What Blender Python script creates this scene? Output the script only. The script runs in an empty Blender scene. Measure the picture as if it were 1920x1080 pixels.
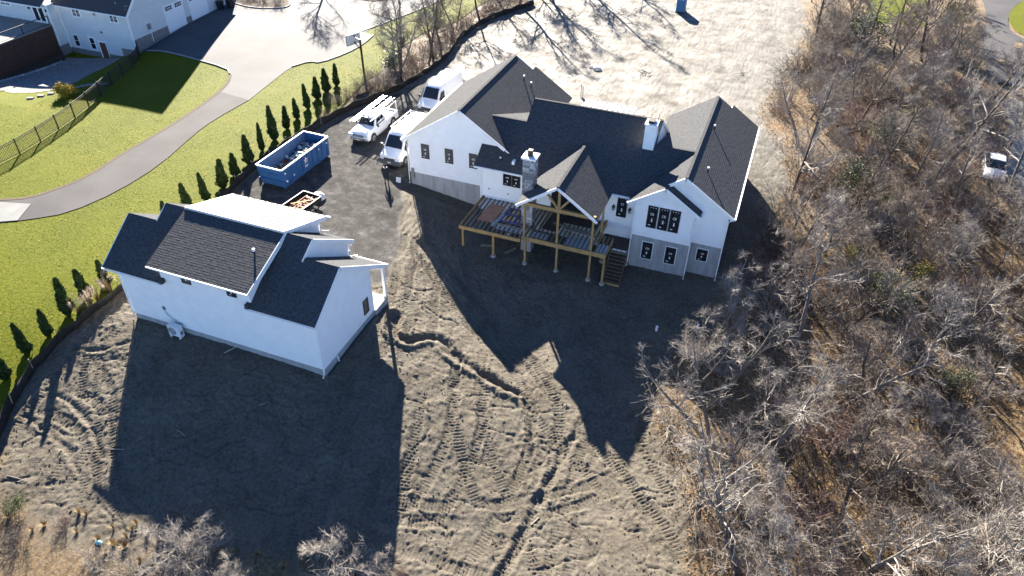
import bpy, bmesh, math, random
import numpy as np
from mathutils import Vector, Matrix
from mathutils.geometry import delaunay_2d_cdt
random.seed(7); rng = np.random.default_rng(7)
S = bpy.context.scene
COL = S.collection
# ------------------------------------------------------------------ camera, sky, sun, exposure
cam_d = bpy.data.cameras.new('camera'); cam = bpy.data.objects.new('camera', cam_d); COL.objects.link(cam)
YAW, PITCH, ROLL = math.radians(-20.15), math.radians(38.348), math.radians(-1.167)
_f = Vector((math.sin(YAW)*math.cos(PITCH), math.cos(YAW)*math.cos(PITCH), -math.sin(PITCH)))
_r = Vector((math.cos(YAW), -math.sin(YAW), 0)); _d = _f.cross(_r)
_r2 = _r*math.cos(ROLL)+_d*math.sin(ROLL); _d2 = -_r*math.sin(ROLL)+_d*math.cos(ROLL)
M = Matrix((_r2, -_d2, -_f)).transposed().to_4x4(); M.translation = (0, 0, 31.5)
cam.matrix_world = M
cam_d.sensor_width = 36; cam_d.lens = 36*1374.6/1920; cam_d.clip_start = .5; cam_d.clip_end = 1500
S.camera = cam
SUN_AZ, SUN_EL = math.radians(-33.4), math.radians(26.6)          # azimuth from +Y towards +X
world = bpy.data.worlds.new('World'); S.world = world; world.use_nodes = True
wn = world.node_tree.nodes; wl = world.node_tree.links
sky = wn.new('ShaderNodeTexSky'); sky.sky_type = 'NISHITA'; sky.sun_disc = False
sky.sun_elevation = SUN_EL; sky.sun_rotation = SUN_AZ; sky.air_density = .65; sky.dust_density = .0; sky.ozone_density = 6.0
wl.new(sky.outputs[0], wn['Background'].inputs[0]); wn['Background'].inputs[1].default_value = .05
sun_d = bpy.data.lights.new('sun', 'SUN'); sun_d.energy = 5.0; sun_d.angle = math.radians(.55); sun_d.color = (1, .91, .78)
sun = bpy.data.objects.new('sun', sun_d); COL.objects.link(sun)
sdir = Vector((math.sin(SUN_AZ)*math.cos(SUN_EL), math.cos(SUN_AZ)*math.cos(SUN_EL), math.sin(SUN_EL)))
sun.rotation_euler = sdir.to_track_quat('Z', 'Y').to_euler(); sun.location = (-60, 90, 60)
S.view_settings.view_transform = 'Standard'; S.view_settings.look = 'None'; S.view_settings.gamma = 1
S.view_settings.use_curve_mapping = False; S.view_settings.exposure = 2.72
S.render.engine = 'CYCLES'; S.cycles.max_bounces = 6; S.cycles.diffuse_bounces = 3; S.cycles.glossy_bounces = 2
S.cycles.transparent_max_bounces = 4; S.cycles.caustics_reflective = False; S.cycles.caustics_refractive = False
# ------------------------------------------------------------------ materials
def mat(name, col, rough=.7, spec=.3, metal=0., col2=None, nscale=6., ndet=4., bump=0., bscale=30., coat=0., lo=.35, hi=.65, stretch=None, trans=0.):
    m = bpy.data.materials.new(name); m.use_nodes = True
    N, Lk = m.node_tree.nodes, m.node_tree.links; b = N['Principled BSDF']
    b.inputs['Base Color'].default_value = (*col, 1); b.inputs['Roughness'].default_value = rough
    b.inputs['Specular IOR Level'].default_value = spec; b.inputs['Metallic'].default_value = metal
    b.inputs['Coat Weight'].default_value = coat
    pos = None
    if col2 or bump:
        g = N.new('ShaderNodeNewGeometry'); pos = g.outputs['Position']
        if stretch:
            mp = N.new('ShaderNodeMapping'); mp.inputs['Scale'].default_value = stretch; Lk.new(pos, mp.inputs[0]); pos = mp.outputs[0]
    if col2:
        n = N.new('ShaderNodeTexNoise'); n.inputs['Scale'].default_value = nscale; n.inputs['Detail'].default_value = ndet; Lk.new(pos, n.inputs['Vector'])
        r = N.new('ShaderNodeValToRGB'); r.color_ramp.elements[0].position = lo; r.color_ramp.elements[1].position = hi
        r.color_ramp.elements[0].color = (*col, 1); r.color_ramp.elements[1].color = (*col2, 1)
        Lk.new(n.outputs[0], r.inputs[0]); Lk.new(r.outputs[0], b.inputs['Base Color'])
    if bump:
        n = N.new('ShaderNodeTexNoise'); n.inputs['Scale'].default_value = bscale; n.inputs['Detail'].default_value = 3; Lk.new(pos, n.inputs['Vector'])
        bp = N.new('ShaderNodeBump'); bp.inputs['Strength'].default_value = bump; bp.inputs['Distance'].default_value = .03
        Lk.new(n.outputs[0], bp.inputs['Height']); Lk.new(bp.outputs[0], b.inputs['Normal'])
    return m
MT = {}
def defmat(k, *a, **kw): MT[k] = mat(k, *a, **kw)
defmat('white_siding', (.86, .86, .855), .6, .2, col2=(.81, .81, .805), nscale=1.5, bump=.06, bscale=10)
defmat('white_trim', (.82, .82, .81), .5, .4, col2=(.77, .77, .76), nscale=3)
defmat('concrete', (0.2880, 0.2880, 0.2840), .85, .2, col2=(0.3760, 0.3760, 0.3680), nscale=2.2, bump=.25, bscale=18, stretch=(1.2800, 1.2800, 0.2800))
defmat('footing', (.42, .42, .41), .9, .2, col2=(.3, .3, .29), nscale=9, bump=.2)
defmat('shingle', (.045, .047, .051), .9, .03, col2=(.078, .08, .084), nscale=7.5, ndet=6)
defmat('shingle_old', (.035, .033, .036), .7, .3, col2=(.06, .055, .058), nscale=8, ndet=6, bump=.3, bscale=40)
defmat('metal_roof', (0.5950, 0.6035, 0.5950), .7, .2, col2=(0.5440, 0.5525, 0.5525), nscale=.8)
defmat('seam_shadow_line', (.022, .022, .023), .7, .2)  # near-black colour paints the shadow line of the metal roof seams
defmat('black_frame', (.018, .018, .019), .45, .4)
defmat('glass_film', (.10, .098, .092), .25, .5, col2=(.06, .058, .055), nscale=3)
defmat('glass_dark', (.012, .013, .015), .08, .6, col2=(.03, .031, .033), nscale=2.2)
defmat('sticker', (.72, .72, .70), .6)
defmat('sticker_green', (.12, .32, .16), .6)
defmat('timber', (.38, .25, .10), .75, .25, col2=(.30, .19, .085), nscale=5, bump=.15, bscale=22, stretch=(1, 1, .4))
defmat('timber_grey', (0.2835, 0.2467, 0.1890), .8, .2, col2=(0.2100, 0.1785, 0.1313), nscale=6, bump=.15, bscale=20)
defmat('timber_dark', (.16, .115, .07), .8, .2, col2=(.10, .073, .048), nscale=5)
defmat('plywood_red', (.26, .105, .055), .55, .4, col2=(.34, .16, .09), nscale=2.5)
defmat('plywood_dark', (.055, .042, .034), .75, .2, col2=(.085, .066, .05), nscale=4)
defmat('drain_panel', (.70, .71, .71), .5, .4)
defmat('blue_steel', (.05, .055, .16), .45, .5)
defmat('galvanised', (0.3360, 0.3440, 0.3520), .4, .5, metal=.7)
defmat('stone_a', (.36, .365, .37), .85, .2, col2=(.26, .265, .275), nscale=9, bump=.3, bscale=25)
defmat('stone_b', (.15, .155, .17), .85, .2, col2=(.22, .22, .23), nscale=9, bump=.3, bscale=25)
defmat('stone_c', (.48, .475, .46), .85, .2, col2=(.40, .395, .39), nscale=9, bump=.3, bscale=25)
defmat('mortar', (.30, .295, .285), .95, .1)
defmat('soot_black', (.02, .02, .02), .6, .3)
defmat('pipe_white', (.8, .8, .8), .45, .4)
defmat('ac_white', (.70, .71, .72), .45, .4)
defmat('grille_grey', (.16, .165, .175), .5, .4)
defmat('car_white', (.78, .79, .80), .22, .5, coat=.6)
defmat('car_glass', (.014, .017, .02), .06, .6)
defmat('car_plastic', (.035, .036, .038), .55, .4)
defmat('bumper_grey', (.085, .09, .095), .5, .4)
defmat('tyre', (.018, .018, .018), .85, .2, col2=(.04, .036, .03), nscale=12)
defmat('rim', (.42, .43, .44), .35, .5, metal=.7)
defmat('headlight', (.62, .64, .66), .12, .6)
defmat('chrome', (.55, .56, .57), .2, .5, metal=.9)
defmat('plate', (.65, .6, .42), .5)
defmat('dumpster_blue', (.022, .085, .215), .5, .4, col2=(.03, .105, .25), nscale=1.8, bump=.08)
defmat('dumpster_inside', (0.1260, 0.1980, 0.3060), .6, .3, col2=(0.0900, 0.1440, 0.2340), nscale=3)
defmat('dumpster_rim', (0.4125, 0.4500, 0.4950), .5, .4, col2=(0.2700, 0.3450, 0.4500), nscale=5)
defmat('emblem_white', (.78, .78, .78), .5); defmat('emblem_red', (.55, .12, .12), .5)
defmat('rust_orange', (.24, .062, .025), .65, .25, col2=(.16, .045, .02), nscale=8)
defmat('debris_grey', (.36, .36, .35), .8, col2=(.2, .2, .2), nscale=5)
defmat('debris_white', (.66, .67, .68), .7); defmat('debris_brown', (.17, .115, .07), .85); defmat('debris_teal', (.25, .45, .46), .6)
defmat('silt_fabric', (.014, .0135, .013), .75, .2, col2=(.024, .022, .02), nscale=3, bump=.5, bscale=6)
defmat('stake', (.34, .27, .18), .8)
defmat('asphalt_new', (.050, .053, .060), .8, .16, col2=(.078, .081, .089), nscale=.3, ndet=10, bump=.2, bscale=60, lo=.25, hi=.75)
defmat('asphalt_old', (0.0510, 0.0496, 0.0530), .85, .14, col2=(0.0680, 0.0660, 0.0694), nscale=.3, ndet=8, bump=.2, bscale=60)
defmat('slab_grey', (0.1224, 0.1282, 0.1282), .75, .25, col2=(0.1512, 0.1570, 0.1541), nscale=.8, ndet=6, bump=.1)
defmat('kerb', (0.2760, 0.2700, 0.2580), .85, col2=(0.2160, 0.2100, 0.1980), nscale=4)
defmat('edge_soil', (.045, .035, .022), .95, col2=(.08, .06, .035), nscale=8)
defmat('patio_stone', (0.1200, 0.1240, 0.1320), .85, .2, col2=(0.2080, 0.2120, 0.2160), nscale=3.2, ndet=8, bump=.3, bscale=12)
defmat('vinyl_pale', (.62, .63, .62), .6, .3, col2=(.58, .59, .58), nscale=2)
defmat('brown_board', (.085, .04, .028), .7, .25, col2=(.06, .03, .022), nscale=3)
defmat('door_red', (.15, .05, .03), .5, .35)
defmat('brick_base', (.19, .165, .155), .9, .15, col2=(.25, .22, .20), nscale=5, bump=.2)
defmat('deck_grey', (.19, .175, .16), .8)
defmat('black_metal', (.012, .012, .013), .5, .4)
defmat('bin_black', (.015, .017, .018), .5, .3)
defmat('acrylic', (.55, .58, .6), .1, .6)
defmat('potty_blue', (.03, .14, .30), .45, .4); defmat('potty_roof', (.45, .5, .55), .5)
defmat('cloth_dark', (.022, .023, .028), .9); defmat('cloth_grey', (.11, .11, .115), .9); defmat('skin', (.45, .28, .2), .6); defmat('hood', (.42, .42, .42), .8)
defmat('bark', (.105, .085, .07), .9, .15, col2=(.06, .05, .042), nscale=7, bump=.4, bscale=16)
defmat('bark_grey', (.17, .155, .14), .9, .15, col2=(.10, .09, .08), nscale=6, bump=.4, bscale=16)
defmat('twig_grey', (.27, .242, .215), .75, .2, col2=(.17, .15, .132), nscale=1.2)
defmat('twig_pale', (.30, .268, .232), .75, .2, col2=(.20, .176, .152), nscale=1.2)
defmat('twig_brown', (.24, .192, .152), .8, .2, col2=(.15, .118, .092), nscale=1.2)
defmat('twig_dark', (.075, .062, .052), .85, .2, col2=(.12, .10, .085), nscale=1.5)
defmat('twig_red', (.26, .18, .145), .8, .2, col2=(.17, .12, .10), nscale=1.2)
defmat('dry_grass', (.36, .275, .15), .85, .2, col2=(.25, .17, .085), nscale=.9)
defmat('plume', (.5, .39, .29), .9, .2)
defmat('leaf_litter', (.21, .105, .04), .85, .2, col2=(.29, .18, .085), nscale=.8, lo=.3, hi=.7)
defmat('litter_dark', (0.0700, 0.0455, 0.0280), .9, .2, col2=(0.1190, 0.0840, 0.0525), nscale=1)
defmat('leaf_green', (0.0405, 0.0675, 0.0180), .7, .3, col2=(0.0720, 0.0990, 0.0270), nscale=1.5)
defmat('leaf_yellow', (0.2100, 0.1820, 0.0350), .7, .3, col2=(0.1190, 0.1190, 0.0280), nscale=1.2)
defmat('leaf_orange', (0.2240, 0.1190, 0.0420), .75, .25, col2=(0.1540, 0.0700, 0.0350), nscale=1)
defmat('evergreen', (.032, .058, .016), .75, .2, col2=(.058, .09, .026), nscale=2)
defmat('shrub_green', (.05, .085, .045), .6, .35, col2=(.10, .14, .09), nscale=3)
defmat('yellow_shrub', (0.3360, 0.2400, 0.0240), .75, .25, col2=(0.2400, 0.2000, 0.0240), nscale=4)
defmat('grass_a', (.115, .150, .022), .8, .2, col2=(.155, .175, .035), nscale=.25, lo=.3, hi=.7)
defmat('white_gravel', (.6, .6, .58), .9); defmat('mulch', (.05, .035, .025), .95)
defmat('rope', (.55, .5, .4), .8)
# ------------------------------------------------------------------ mesh helpers
def link(o, parent=None):
    COL.objects.link(o)
    if parent is not None: o.parent = parent
    return o
def tag(o, label, cat, group=None, kind=None):
    o['label'] = label; o['category'] = cat
    if group: o['group'] = group
    if kind: o['kind'] = kind
    return o
def empty(name, loc=(0, 0, 0), rz=0.):
    o = bpy.data.objects.new(name, None); o.location = loc; o.rotation_euler[2] = rz; o.empty_display_size = .2
    return link(o)
class MB:
    def __init__(s, org=(0, 0, 0)): s.v = []; s.f = []; s.o = Vector(org)
    def add(s, vs, fs):
        k = len(s.v); s.v += [tuple(v) for v in vs]; s.f += [tuple(i+k for i in f) for f in fs]; return s
    def box(s, x0, x1, y0, y1, z0, z1):
        return s.add([(x0,y0,z0),(x1,y0,z0),(x1,y1,z0),(x0,y1,z0),(x0,y0,z1),(x1,y0,z1),(x1,y1,z1),(x0,y1,z1)],
                     [(0,3,2,1),(4,5,6,7),(0,1,5,4),(1,2,6,5),(2,3,7,6),(3,0,4,7)])
    def hexa(s, b, t):   # 4 bottom, 4 top points
        return s.add(list(b)+list(t), [(0,3,2,1),(4,5,6,7),(0,1,5,4),(1,2,6,5),(2,3,7,6),(3,0,4,7)])
    def prism(s, poly, axis, a, b):   # poly of 2D points, extruded along axis from a to b
        P = lambda p, t: (p[0], t, p[1]) if axis == 'y' else ((t, p[0], p[1]) if axis == 'x' else (p[0], p[1], t))
        n = len(poly); vs = [P(p, a) for p in poly]+[P(p, b) for p in poly]
        return s.add(vs, [tuple(range(n)), tuple(range(2*n-1, n-1, -1))]+[(i, i+n, (i+1) % n+n, (i+1) % n) for i in range(n)])
    def bar(s, a, b, w, h=None, up=(0, 0, 1)):   # rectangular bar from a to b
        h = h or w; a, b = Vector(a), Vector(b); d = (b-a).normalized(); up = Vector(up)
        if abs(d.dot(up)) > .98: up = Vector((0, 1, 0))
        x = d.cross(up).normalized()*w/2; y = x.cross(d).normalized()*h/2
        return s.hexa([a-x-y, a+x-y, a+x+y, a-x+y], [b-x-y, b+x-y, b+x+y, b-x+y])
    def tube(s, pts, rad, k=8, cap=True):
        pts = [Vector(p) for p in pts]; n = len(pts)
        if not hasattr(rad, '__len__'): rad = [rad]*n
        base = len(s.v)
        for i, p in enumerate(pts):
            d = (pts[min(i+1, n-1)]-pts[max(i-1, 0)]).normalized()
            u = d.cross(Vector((0, 0, 1)) if abs(d.z) < .9 else Vector((0, 1, 0))).normalized(); w = u.cross(d)
            for j in range(k):
                t = 2*math.pi*j/k; s.v.append(tuple(p+(u*math.cos(t)+w*math.sin(t))*rad[i]))
        for i in range(n-1):
            for j in range(k):
                s.f.append((base+i*k+j, base+i*k+(j+1) % k, base+(i+1)*k+(j+1) % k, base+(i+1)*k+j))
        if cap: s.f.append(tuple(base+j for j in range(k))[::-1]); s.f.append(tuple(base+(n-1)*k+j for j in range(k)))
        return s
    def loft(s, secs, cap=True):
        n = len(secs[0]); b = len(s.v)
        for sec in secs: s.v += [tuple(p) for p in sec]
        for i in range(len(secs)-1):
            for j in range(n): s.f.append((b+i*n+j, b+i*n+(j+1) % n, b+(i+1)*n+(j+1) % n, b+(i+1)*n+j))
        if cap: s.f.append(tuple(b+j for j in range(n))[::-1]); s.f.append(tuple(b+(len(secs)-1)*n+j for j in range(n)))
        return s
    def mesh(s, name, m, smooth=False, angle=35):
        me = bpy.data.meshes.new(name); o = s.o
        me.from_pydata([(v[0]-o[0], v[1]-o[1], v[2]-o[2]) for v in s.v], [], s.f)
        bm = bmesh.new(); bm.from_mesh(me); bmesh.ops.recalc_face_normals(bm, faces=bm.faces); bm.to_mesh(me); bm.free()
        me.materials.append(MT[m] if isinstance(m, str) else m)
        if smooth:
            me.polygons.foreach_set('use_smooth', [True]*len(me.polygons)); me.set_sharp_from_angle(angle=math.radians(angle))
        return me
    def build(s, name, m, parent=None, smooth=False, angle=35):
        return link(bpy.data.objects.new(name, s.mesh(name, m, smooth, angle)), parent)
_unit = {}
def piece(name, m, parent, c, d, rot=(0, 0, 0), org=(0, 0, 0), bev=.0):
    """one box-like piece, mesh data shared between alike pieces"""
    if m not in _unit:
        bm = bmesh.new(); bmesh.ops.create_cube(bm, size=1.)
        me = bpy.data.meshes.new('block_'+m); bm.to_mesh(me); bm.free(); me.materials.append(MT[m]); _unit[m] = me
    o = bpy.data.objects.new(name, _unit[m]); o.location = Vector(c)-Vector(org); o.scale = d; o.rotation_euler = rot
    return link(o, parent)
def raw_mesh(name, verts, faces, m, smooth=False):
    """numpy arrays straight into a mesh; faces (n,3) or (n,4)"""
    me = bpy.data.meshes.new(name); verts = np.asarray(verts, np.float32); faces = np.asarray(faces, np.int32)
    k = faces.shape[1]; n = len(faces)
    me.vertices.add(len(verts)); me.vertices.foreach_set('co', verts.ravel())
    me.loops.add(n*k); me.loops.foreach_set('vertex_index', faces.ravel())
    me.polygons.add(n); me.polygons.foreach_set('loop_start', np.arange(0, n*k, k, dtype=np.int32))
    me.update(calc_edges=True)
    me.polygons.foreach_set('use_smooth', np.full(n, bool(smooth)))
    for x in (m if isinstance(m, (list, tuple)) else [m]): me.materials.append(MT[x] if isinstance(x, str) else x)
    return me
def shingles(name, a, b, d, parent, org, m='shingle', course=.17, tab=.31, t=.006):
    """laid shingle tabs on a sloping rectangle: a,b = eave ends, d = above a at the ridge"""
    a, b, d = (np.array(p, float) for p in (a, b, d)); u = b-a; v = d-a
    Lu, Lv = np.linalg.norm(u), np.linalg.norm(v); u /= Lu; v /= Lv; n = np.cross(u, v); sg = np.sign(n[2]); n *= sg
    V = []; nc = max(1, round(Lv/course)); c = Lv/nc
    for j in range(nc):
        x = -rng.uniform(0, tab)
        v0, v1 = j*c-.012, (j+1)*c+.004
        while x < Lu:
            w = tab*rng.uniform(.62, 1.25); u0, u1 = max(x, -.012), min(x+w-.002, Lu+.012); x += w
            if u1-u0 < .03: continue
            h = t*rng.choice([.75, 1.0, 1.55])
            p = [(u0, v0, h+.004), (u1, v0, h+.004), (u1, v1, .003), (u0, v1, .003), (u0, v0, -.004), (u1, v0, -.004)]
            V.append([a+u*q[0]+v*q[1]+n*q[2]-np.array(org) for q in p])
    V = np.array(V); k = len(V); i = np.arange(k)[:, None]*6
    F = np.concatenate([i+np.array([[0, 1, 2, 3]]), i+np.array([[4, 5, 1, 0]])])
    base = np.array([a-u*.012-v*.012, b+u*.012-v*.012, b+u*.012+v*Lv, a-u*.012+v*Lv])+n*.0015-np.array(org)
    V = np.concatenate([V.reshape(-1, 3), base]); F = np.concatenate([F, [[6*k, 6*k+1, 6*k+2, 6*k+3]]])
    if sg < 0: F = F[:, ::-1]
    o = link(bpy.data.objects.new(name, raw_mesh(name, V.reshape(-1, 3), F, m)), parent); o['kind'] = 'stuff'
    return o
def slab(a, b, c, d, th, org):   # rectangle a,b (eave) c,d (ridge), thickness downwards along the normal
    a, b, c, d = map(Vector, (a, b, c, d)); n = (b-a).cross(d-a).normalized()
    if n.z < 0: n = -n
    return MB(org).hexa([p-n*th for p in (a, b, c, d)], [p-n*.002 for p in (a, b, c, d)])
def roof(parent, a, b, d, org, th=.14, name='roof_slope', trim='white_trim', m='shingle', **k):
    a, b, d = map(Vector, (a, b, d)); c = b+(d-a)
    r = slab(a, b, c, d, th, org).build(name, trim, parent)
    shingles('shingle_courses', a, b, d, r, org, m, **k)
    return r
# ------------------------------------------------------------------ terrain
CP = np.array([(-36,40,0),(-30,40,0),(-28,46,0),(-36,50,.1),(-30,56,.2),(-27,35,-.1),(-22,36,-.5),(-22,40,-.65),(-24,44,-.5),
(-35.7,25.5,-.28),(-28.5,25.5,-.38),(-21.3,25.5,-.5),(-21.3,31.7,-.27),(-36,33,0),
(-27,48,-.3),(-21.2,48,-1.14),(-19.5,46.5,-1.3),(-14.7,42.8,-1.87),(-12.2,42.8,-1.87),(-9.6,42.8,-1.95),(-7.3,45.9,-2.1),(-3.1,45.9,-2.03),(-1,46.5,-1.9),(0,55,-.9),(0,62,-.2),
(-22,63,.5),(-10,63,.5),(-3,64,.4),(-10,80,.8),(10,80,.5),(-30,70,.5),(-20,100,1),(20,100,.8),(-20,55,.2),(-10,55,.2),(-5,55,-.2),
(-36,17,-2.1),(-22,16,-2.4),(-8,33,-2.5),(-15,35,-2.2),(-2,36,-2.8),(5,30,-3.2),(-10,20,-3.2),(-30,10,-3),(0,15,-3.6),(10,45,-2.5),(10,60,-.8),(20,40,-2.5),(30,60,-1),(25,20,-3.8),(30,90,.3),
(-45,35,.2),(-42,45,.3),(-50,30,-.1),(-60,45,.3),(-55,60,.6),(-45,75,.6),(-70,70,.6),(-80,40,0),(-60,95,.8),(-44,20,-1.0),(-55,15,-1.4),(-40,10,-2.6),(60,60,0),(60,100,.5),(60,20,-3),(-100,100,.8),(0,130,1),(-60,130,1),(60,140,1),
(-73.5,60,-1.4),(-77,59,-1.4),(-71.5,55,-.9),(-75,50,-.6),(-66,55,.3),(-66,62,.55),(-90,55,-.8)], float)
def _U(r2): return np.where(r2 > 1e-9, .5*r2*np.log(np.maximum(r2, 1e-9)), 0.)
def _fit():
    n = len(CP); P = CP[:, :2]/20; K = _U(((P[:, None]-P[None])**2).sum(-1))+np.eye(n)*.01
    Q = np.c_[np.ones(n), P]; A = np.block([[K, Q], [Q.T, np.zeros((3, 3))]])
    return np.linalg.solve(A, np.r_[CP[:, 2], 0, 0, 0])
_W = _fit()
def hgt(x, y):
    x = np.clip(np.asarray(x, float), -130, 90)/20; y = np.clip(np.asarray(y, float), -10, 150)/20
    z = _W[-3]+_W[-2]*x+_W[-1]*y
    for w, c in zip(_W, CP): z = z+w*_U((x-c[0]/20)**2+(y-c[1]/20)**2)
    return np.clip(z, -5, 3)
def H(x, y): return float(hgt(x, y))
_tab = rng.random((256, 256))
def vnoise(x, y, s=0):
    x = x+17.3*s; y = y+9.1*s; i = np.floor(x).astype(int); j = np.floor(y).astype(int); fx = x-i; fy = y-j
    fx = fx*fx*(3-2*fx); fy = fy*fy*(3-2*fy); t = lambda a, b: _tab[(a) % 256, (b) % 256]
    return (t(i, j)*(1-fx)+t(i+1, j)*fx)*(1-fy)+(t(i, j+1)*(1-fx)+t(i+1, j+1)*fx)*fy-.5
def fbm(x, y, f, o=4, s=0, g=.5):
    a = 1.; r = 0.
    for k in range(o): r = r+a*vnoise(x*f, y*f, s+k*3); a *= g; f *= 2.03
    return r
def inpoly(x, y, poly):
    x = np.asarray(x, float); y = np.asarray(y, float); r = np.zeros(x.shape, bool); n = len(poly)
    for k in range(n):
        (x0, y0), (x1, y1) = poly[k], poly[(k+1) % n]
        if y0 == y1: continue
        r ^= ((y0 > y) != (y1 > y)) & (x < (x1-x0)*(y-y0)/(y1-y0)+x0)
    return r
def polydist(x, y, line, closed=False):
    """distance, signed side and arc length to a polyline"""
    x = np.asarray(x, float); y = np.asarray(y, float)
    best = np.full(x.shape, 1e9); side = np.zeros(x.shape); arc = np.zeros(x.shape); s0 = 0.
    L = list(line)+([line[0]] if closed else [])
    for (x0, y0), (x1, y1) in zip(L[:-1], L[1:]):
        dx, dy = x1-x0, y1-y0; l = math.hypot(dx, dy)
        if l < 1e-6: continue
        t = np.clip(((x-x0)*dx+(y-y0)*dy)/(l*l), 0, 1); d = np.hypot(x-x0-t*dx, y-y0-t*dy); m = d < best
        best = np.where(m, d, best); side = np.where(m, np.sign((x-x0)*dy-(y-y0)*dx), side); arc = np.where(m, s0+t*l, arc); s0 += l
    return best, side, arc
def chaikin(p, n=2):
    for _ in range(n):
        q = [p[0]]
        for a, b in zip(p[:-1], p[1:]): q += [(.75*a[0]+.25*b[0], .75*a[1]+.25*b[1]), (.25*a[0]+.75*b[0], .25*a[1]+.75*b[1])]
        p = q+[p[-1]]
    return p
SILT = chaikin([(-34.5,11.5),(-36.3,14),(-37.5,16.2),(-38.0,17.4),(-38.8,19.8),(-39.0,21.7),(-38.8,23.8),(-38.3,27.3),(-38.3,30.8),(-39.4,39.6),(-39.8,43.5),(-39.6,50.2),(-39.1,53),(-38.8,56.4),(-37.3,59.9),(-36.2,63),(-35.3,68.1),(-35.2,73.5),(-36.2,80.7),(-35.1,87.8),(-32.2,93.8)], 1)
WOODS_EDGE = [(1,125),(.5,109.7),(2.6,97),(2,88),(-.2,75),(-.4,71.7),(2.7,65),(4,61),(2.6,53.7),(1.6,47.5),(0,43.3),(-1.2,39.5),(-2.0,35),(-1.4,31.5),(.8,28.3),(2,25),(2.2,22.6),(2.5,10)]
WOODS = WOODS_EDGE+[(120, 0), (120, 125)]
BRUSH = [(-36,14.5),(-33.7,12.5),(-31.3,12.4),(-28.2,12.5),(-25,13),(-21.5,13.6),(-17.5,15.2),(-12,16.8),(-8,16.5),(0,14),(2.5,10),(2,-5),(-36,-5)]
GRAVEL = [(-38.6,34),(-33,33.8),(-26,34.2),(-22.6,34.6),(-22.7,36.8),(-23.3,38.9),(-25.4,43.4),(-27.2,47),(-27.2,56),(-26.8,64),(-33,70),(-34.6,66),(-36.4,61),(-38,56.4),(-39.2,50),(-39.4,43)]
TREELINE = [(-39.3,52),(-39.4,58.3),(-40.3,64.2),(-39.8,66.7),(-41.2,69.5),(-41.2,73.4),(-41,79),(-38.8,84.2),(-38.6,90.8),(-37,100),(-28,100),(-32.2,93.8),(-35.1,87.8),(-36.2,80.7),(-35.2,73.5),(-35.3,68.1),(-36.2,63),(-37.3,59.9),(-38.8,56.4)]
TRACKS = [  # crawler treads: one polyline per pair of treads
 [(-25.3,46.5),(-24.2,43),(-21.3,39.5),(-16.4,36.1),(-11.9,32.8),(-9.1,30.1),(-6.1,28.3),(-2.9,26.1),(-.2,23.9),(1,22)],
 [(-22.2,41.5),(-19.5,38.5),(-14.4,35.3),(-10.5,32.2),(-8.2,29.5),(-7.6,26),(-7.6,22.8),(-8.2,19.3),(-8.8,15)],
 [(-5.6,33),(-5.2,29),(-5.0,25),(-4.7,21.7),(-4.3,17)],
 [(-37.6,28),(-36.8,23),(-36.3,18.4),(-36.0,15.2)],
 [(-15,33.5),(-13.6,29),(-11.4,25),(-8.6,22.2),(-6.5,20),(-5,16)],
 [(-37,21.5),(-33,20),(-30.5,16.6),(-27,14.6),(-20,14.6)],
 [(-20.6,40),(-20.2,36.5),(-19,33.8),(-17.2,29.5),(-15.6,24),(-14,18)],
 [(-3,34),(-3.8,30),(-1.5,27),(.6,25)], [(-24.6,44),(-22.6,39),(-20.4,33),(-19.6,27),(-18.4,20),(-17,15)], [(-18.6,42),(-16.5,38.5),(-13,36),(-9.5,34.5)], [(-12.5,19),(-12,24),(-13,29),(-15.5,33)], [(-37.4,25),(-35.4,21),(-32.5,17.6),(-31.5,14)], [(-17,18),(-12,17.4),(-6,18),(0,19.5)], [(-37.2,23.6),(-34.6,22.4),(-32.4,20.5)], [(-16,19.5),(-11,21),(-5.5,24),(-1.5,28.5)], [(-37,19),(-32,18.5),(-28.6,14)]]
TRENCH = [[(-20.2,32.4),(-19.6,31.0),(-18.6,30.7),(-17.9,31.5),(-17.1,32.2),(-16.3,32.0),(-15.8,31.5),(-13.4,30.9),(-10.8,30.3)], [(-10.6,30.3),(-9.3,29.2),(-8.5,27.3),(-7.8,26.3),(-7.2,25)],
 [(-6.2,30.2),(-6.4,27.4),(-6.9,24),(-6.9,22),(-7.1,19.7),(-7.8,16)], [(-37.8,22.2),(-36.3,22.4),(-34.8,23.6)], [(-37.2,19.2),(-34,18.9),(-30.6,16.8)], [(-37,17.4),(-33,16.6),(-31.2,15.5)]]
def axis(parts):
    r = []
    for a, b, st in parts: r.append(np.arange(a, b-1e-6, st))
    return np.unique(np.round(np.concatenate(r+[np.array([parts[-1][1]])]), 4))
gx = axis([(-300,-160,20),(-160,-60,3),(-60,-40,.8),(-40,3,.075),(3,30,.5),(30,60,2),(60,140,8),(140,300,20)])
gy = axis([(-60,0,10),(0,13,.4),(13,41,.075),(41,66,.22),(66,110,.4),(110,150,3),(150,400,25)])
GX, GY = np.meshgrid(gx, gy); Xf, Yf = GX.ravel(), GY.ravel()
Z = hgt(Xf, Yf)
lawn_side = np.zeros(Xf.shape, bool)
_sx = np.array([p[0] for p in SILT]); _sy = np.array([p[1] for p in SILT])
lawn_side = Xf < np.interp(Yf, _sy, _sx)-.15
wd, _, _ = polydist(Xf, Yf, WOODS_EDGE); woods = inpoly(Xf, Yf, WOODS)
litter = np.clip(.5+np.where(woods, wd, -wd)/1.6+fbm(Xf, Yf, .45, 3, 5)*1.1, 0, 1)
bd, _, _ = polydist(Xf, Yf, BRUSH, True); br = inpoly(Xf, Yf, BRUSH)
litter = np.maximum(litter, np.clip(.45+np.where(br, bd, -bd)/1.5+fbm(Xf, Yf, .5, 3, 8)*1.2, 0, 1)*.8)
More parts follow.
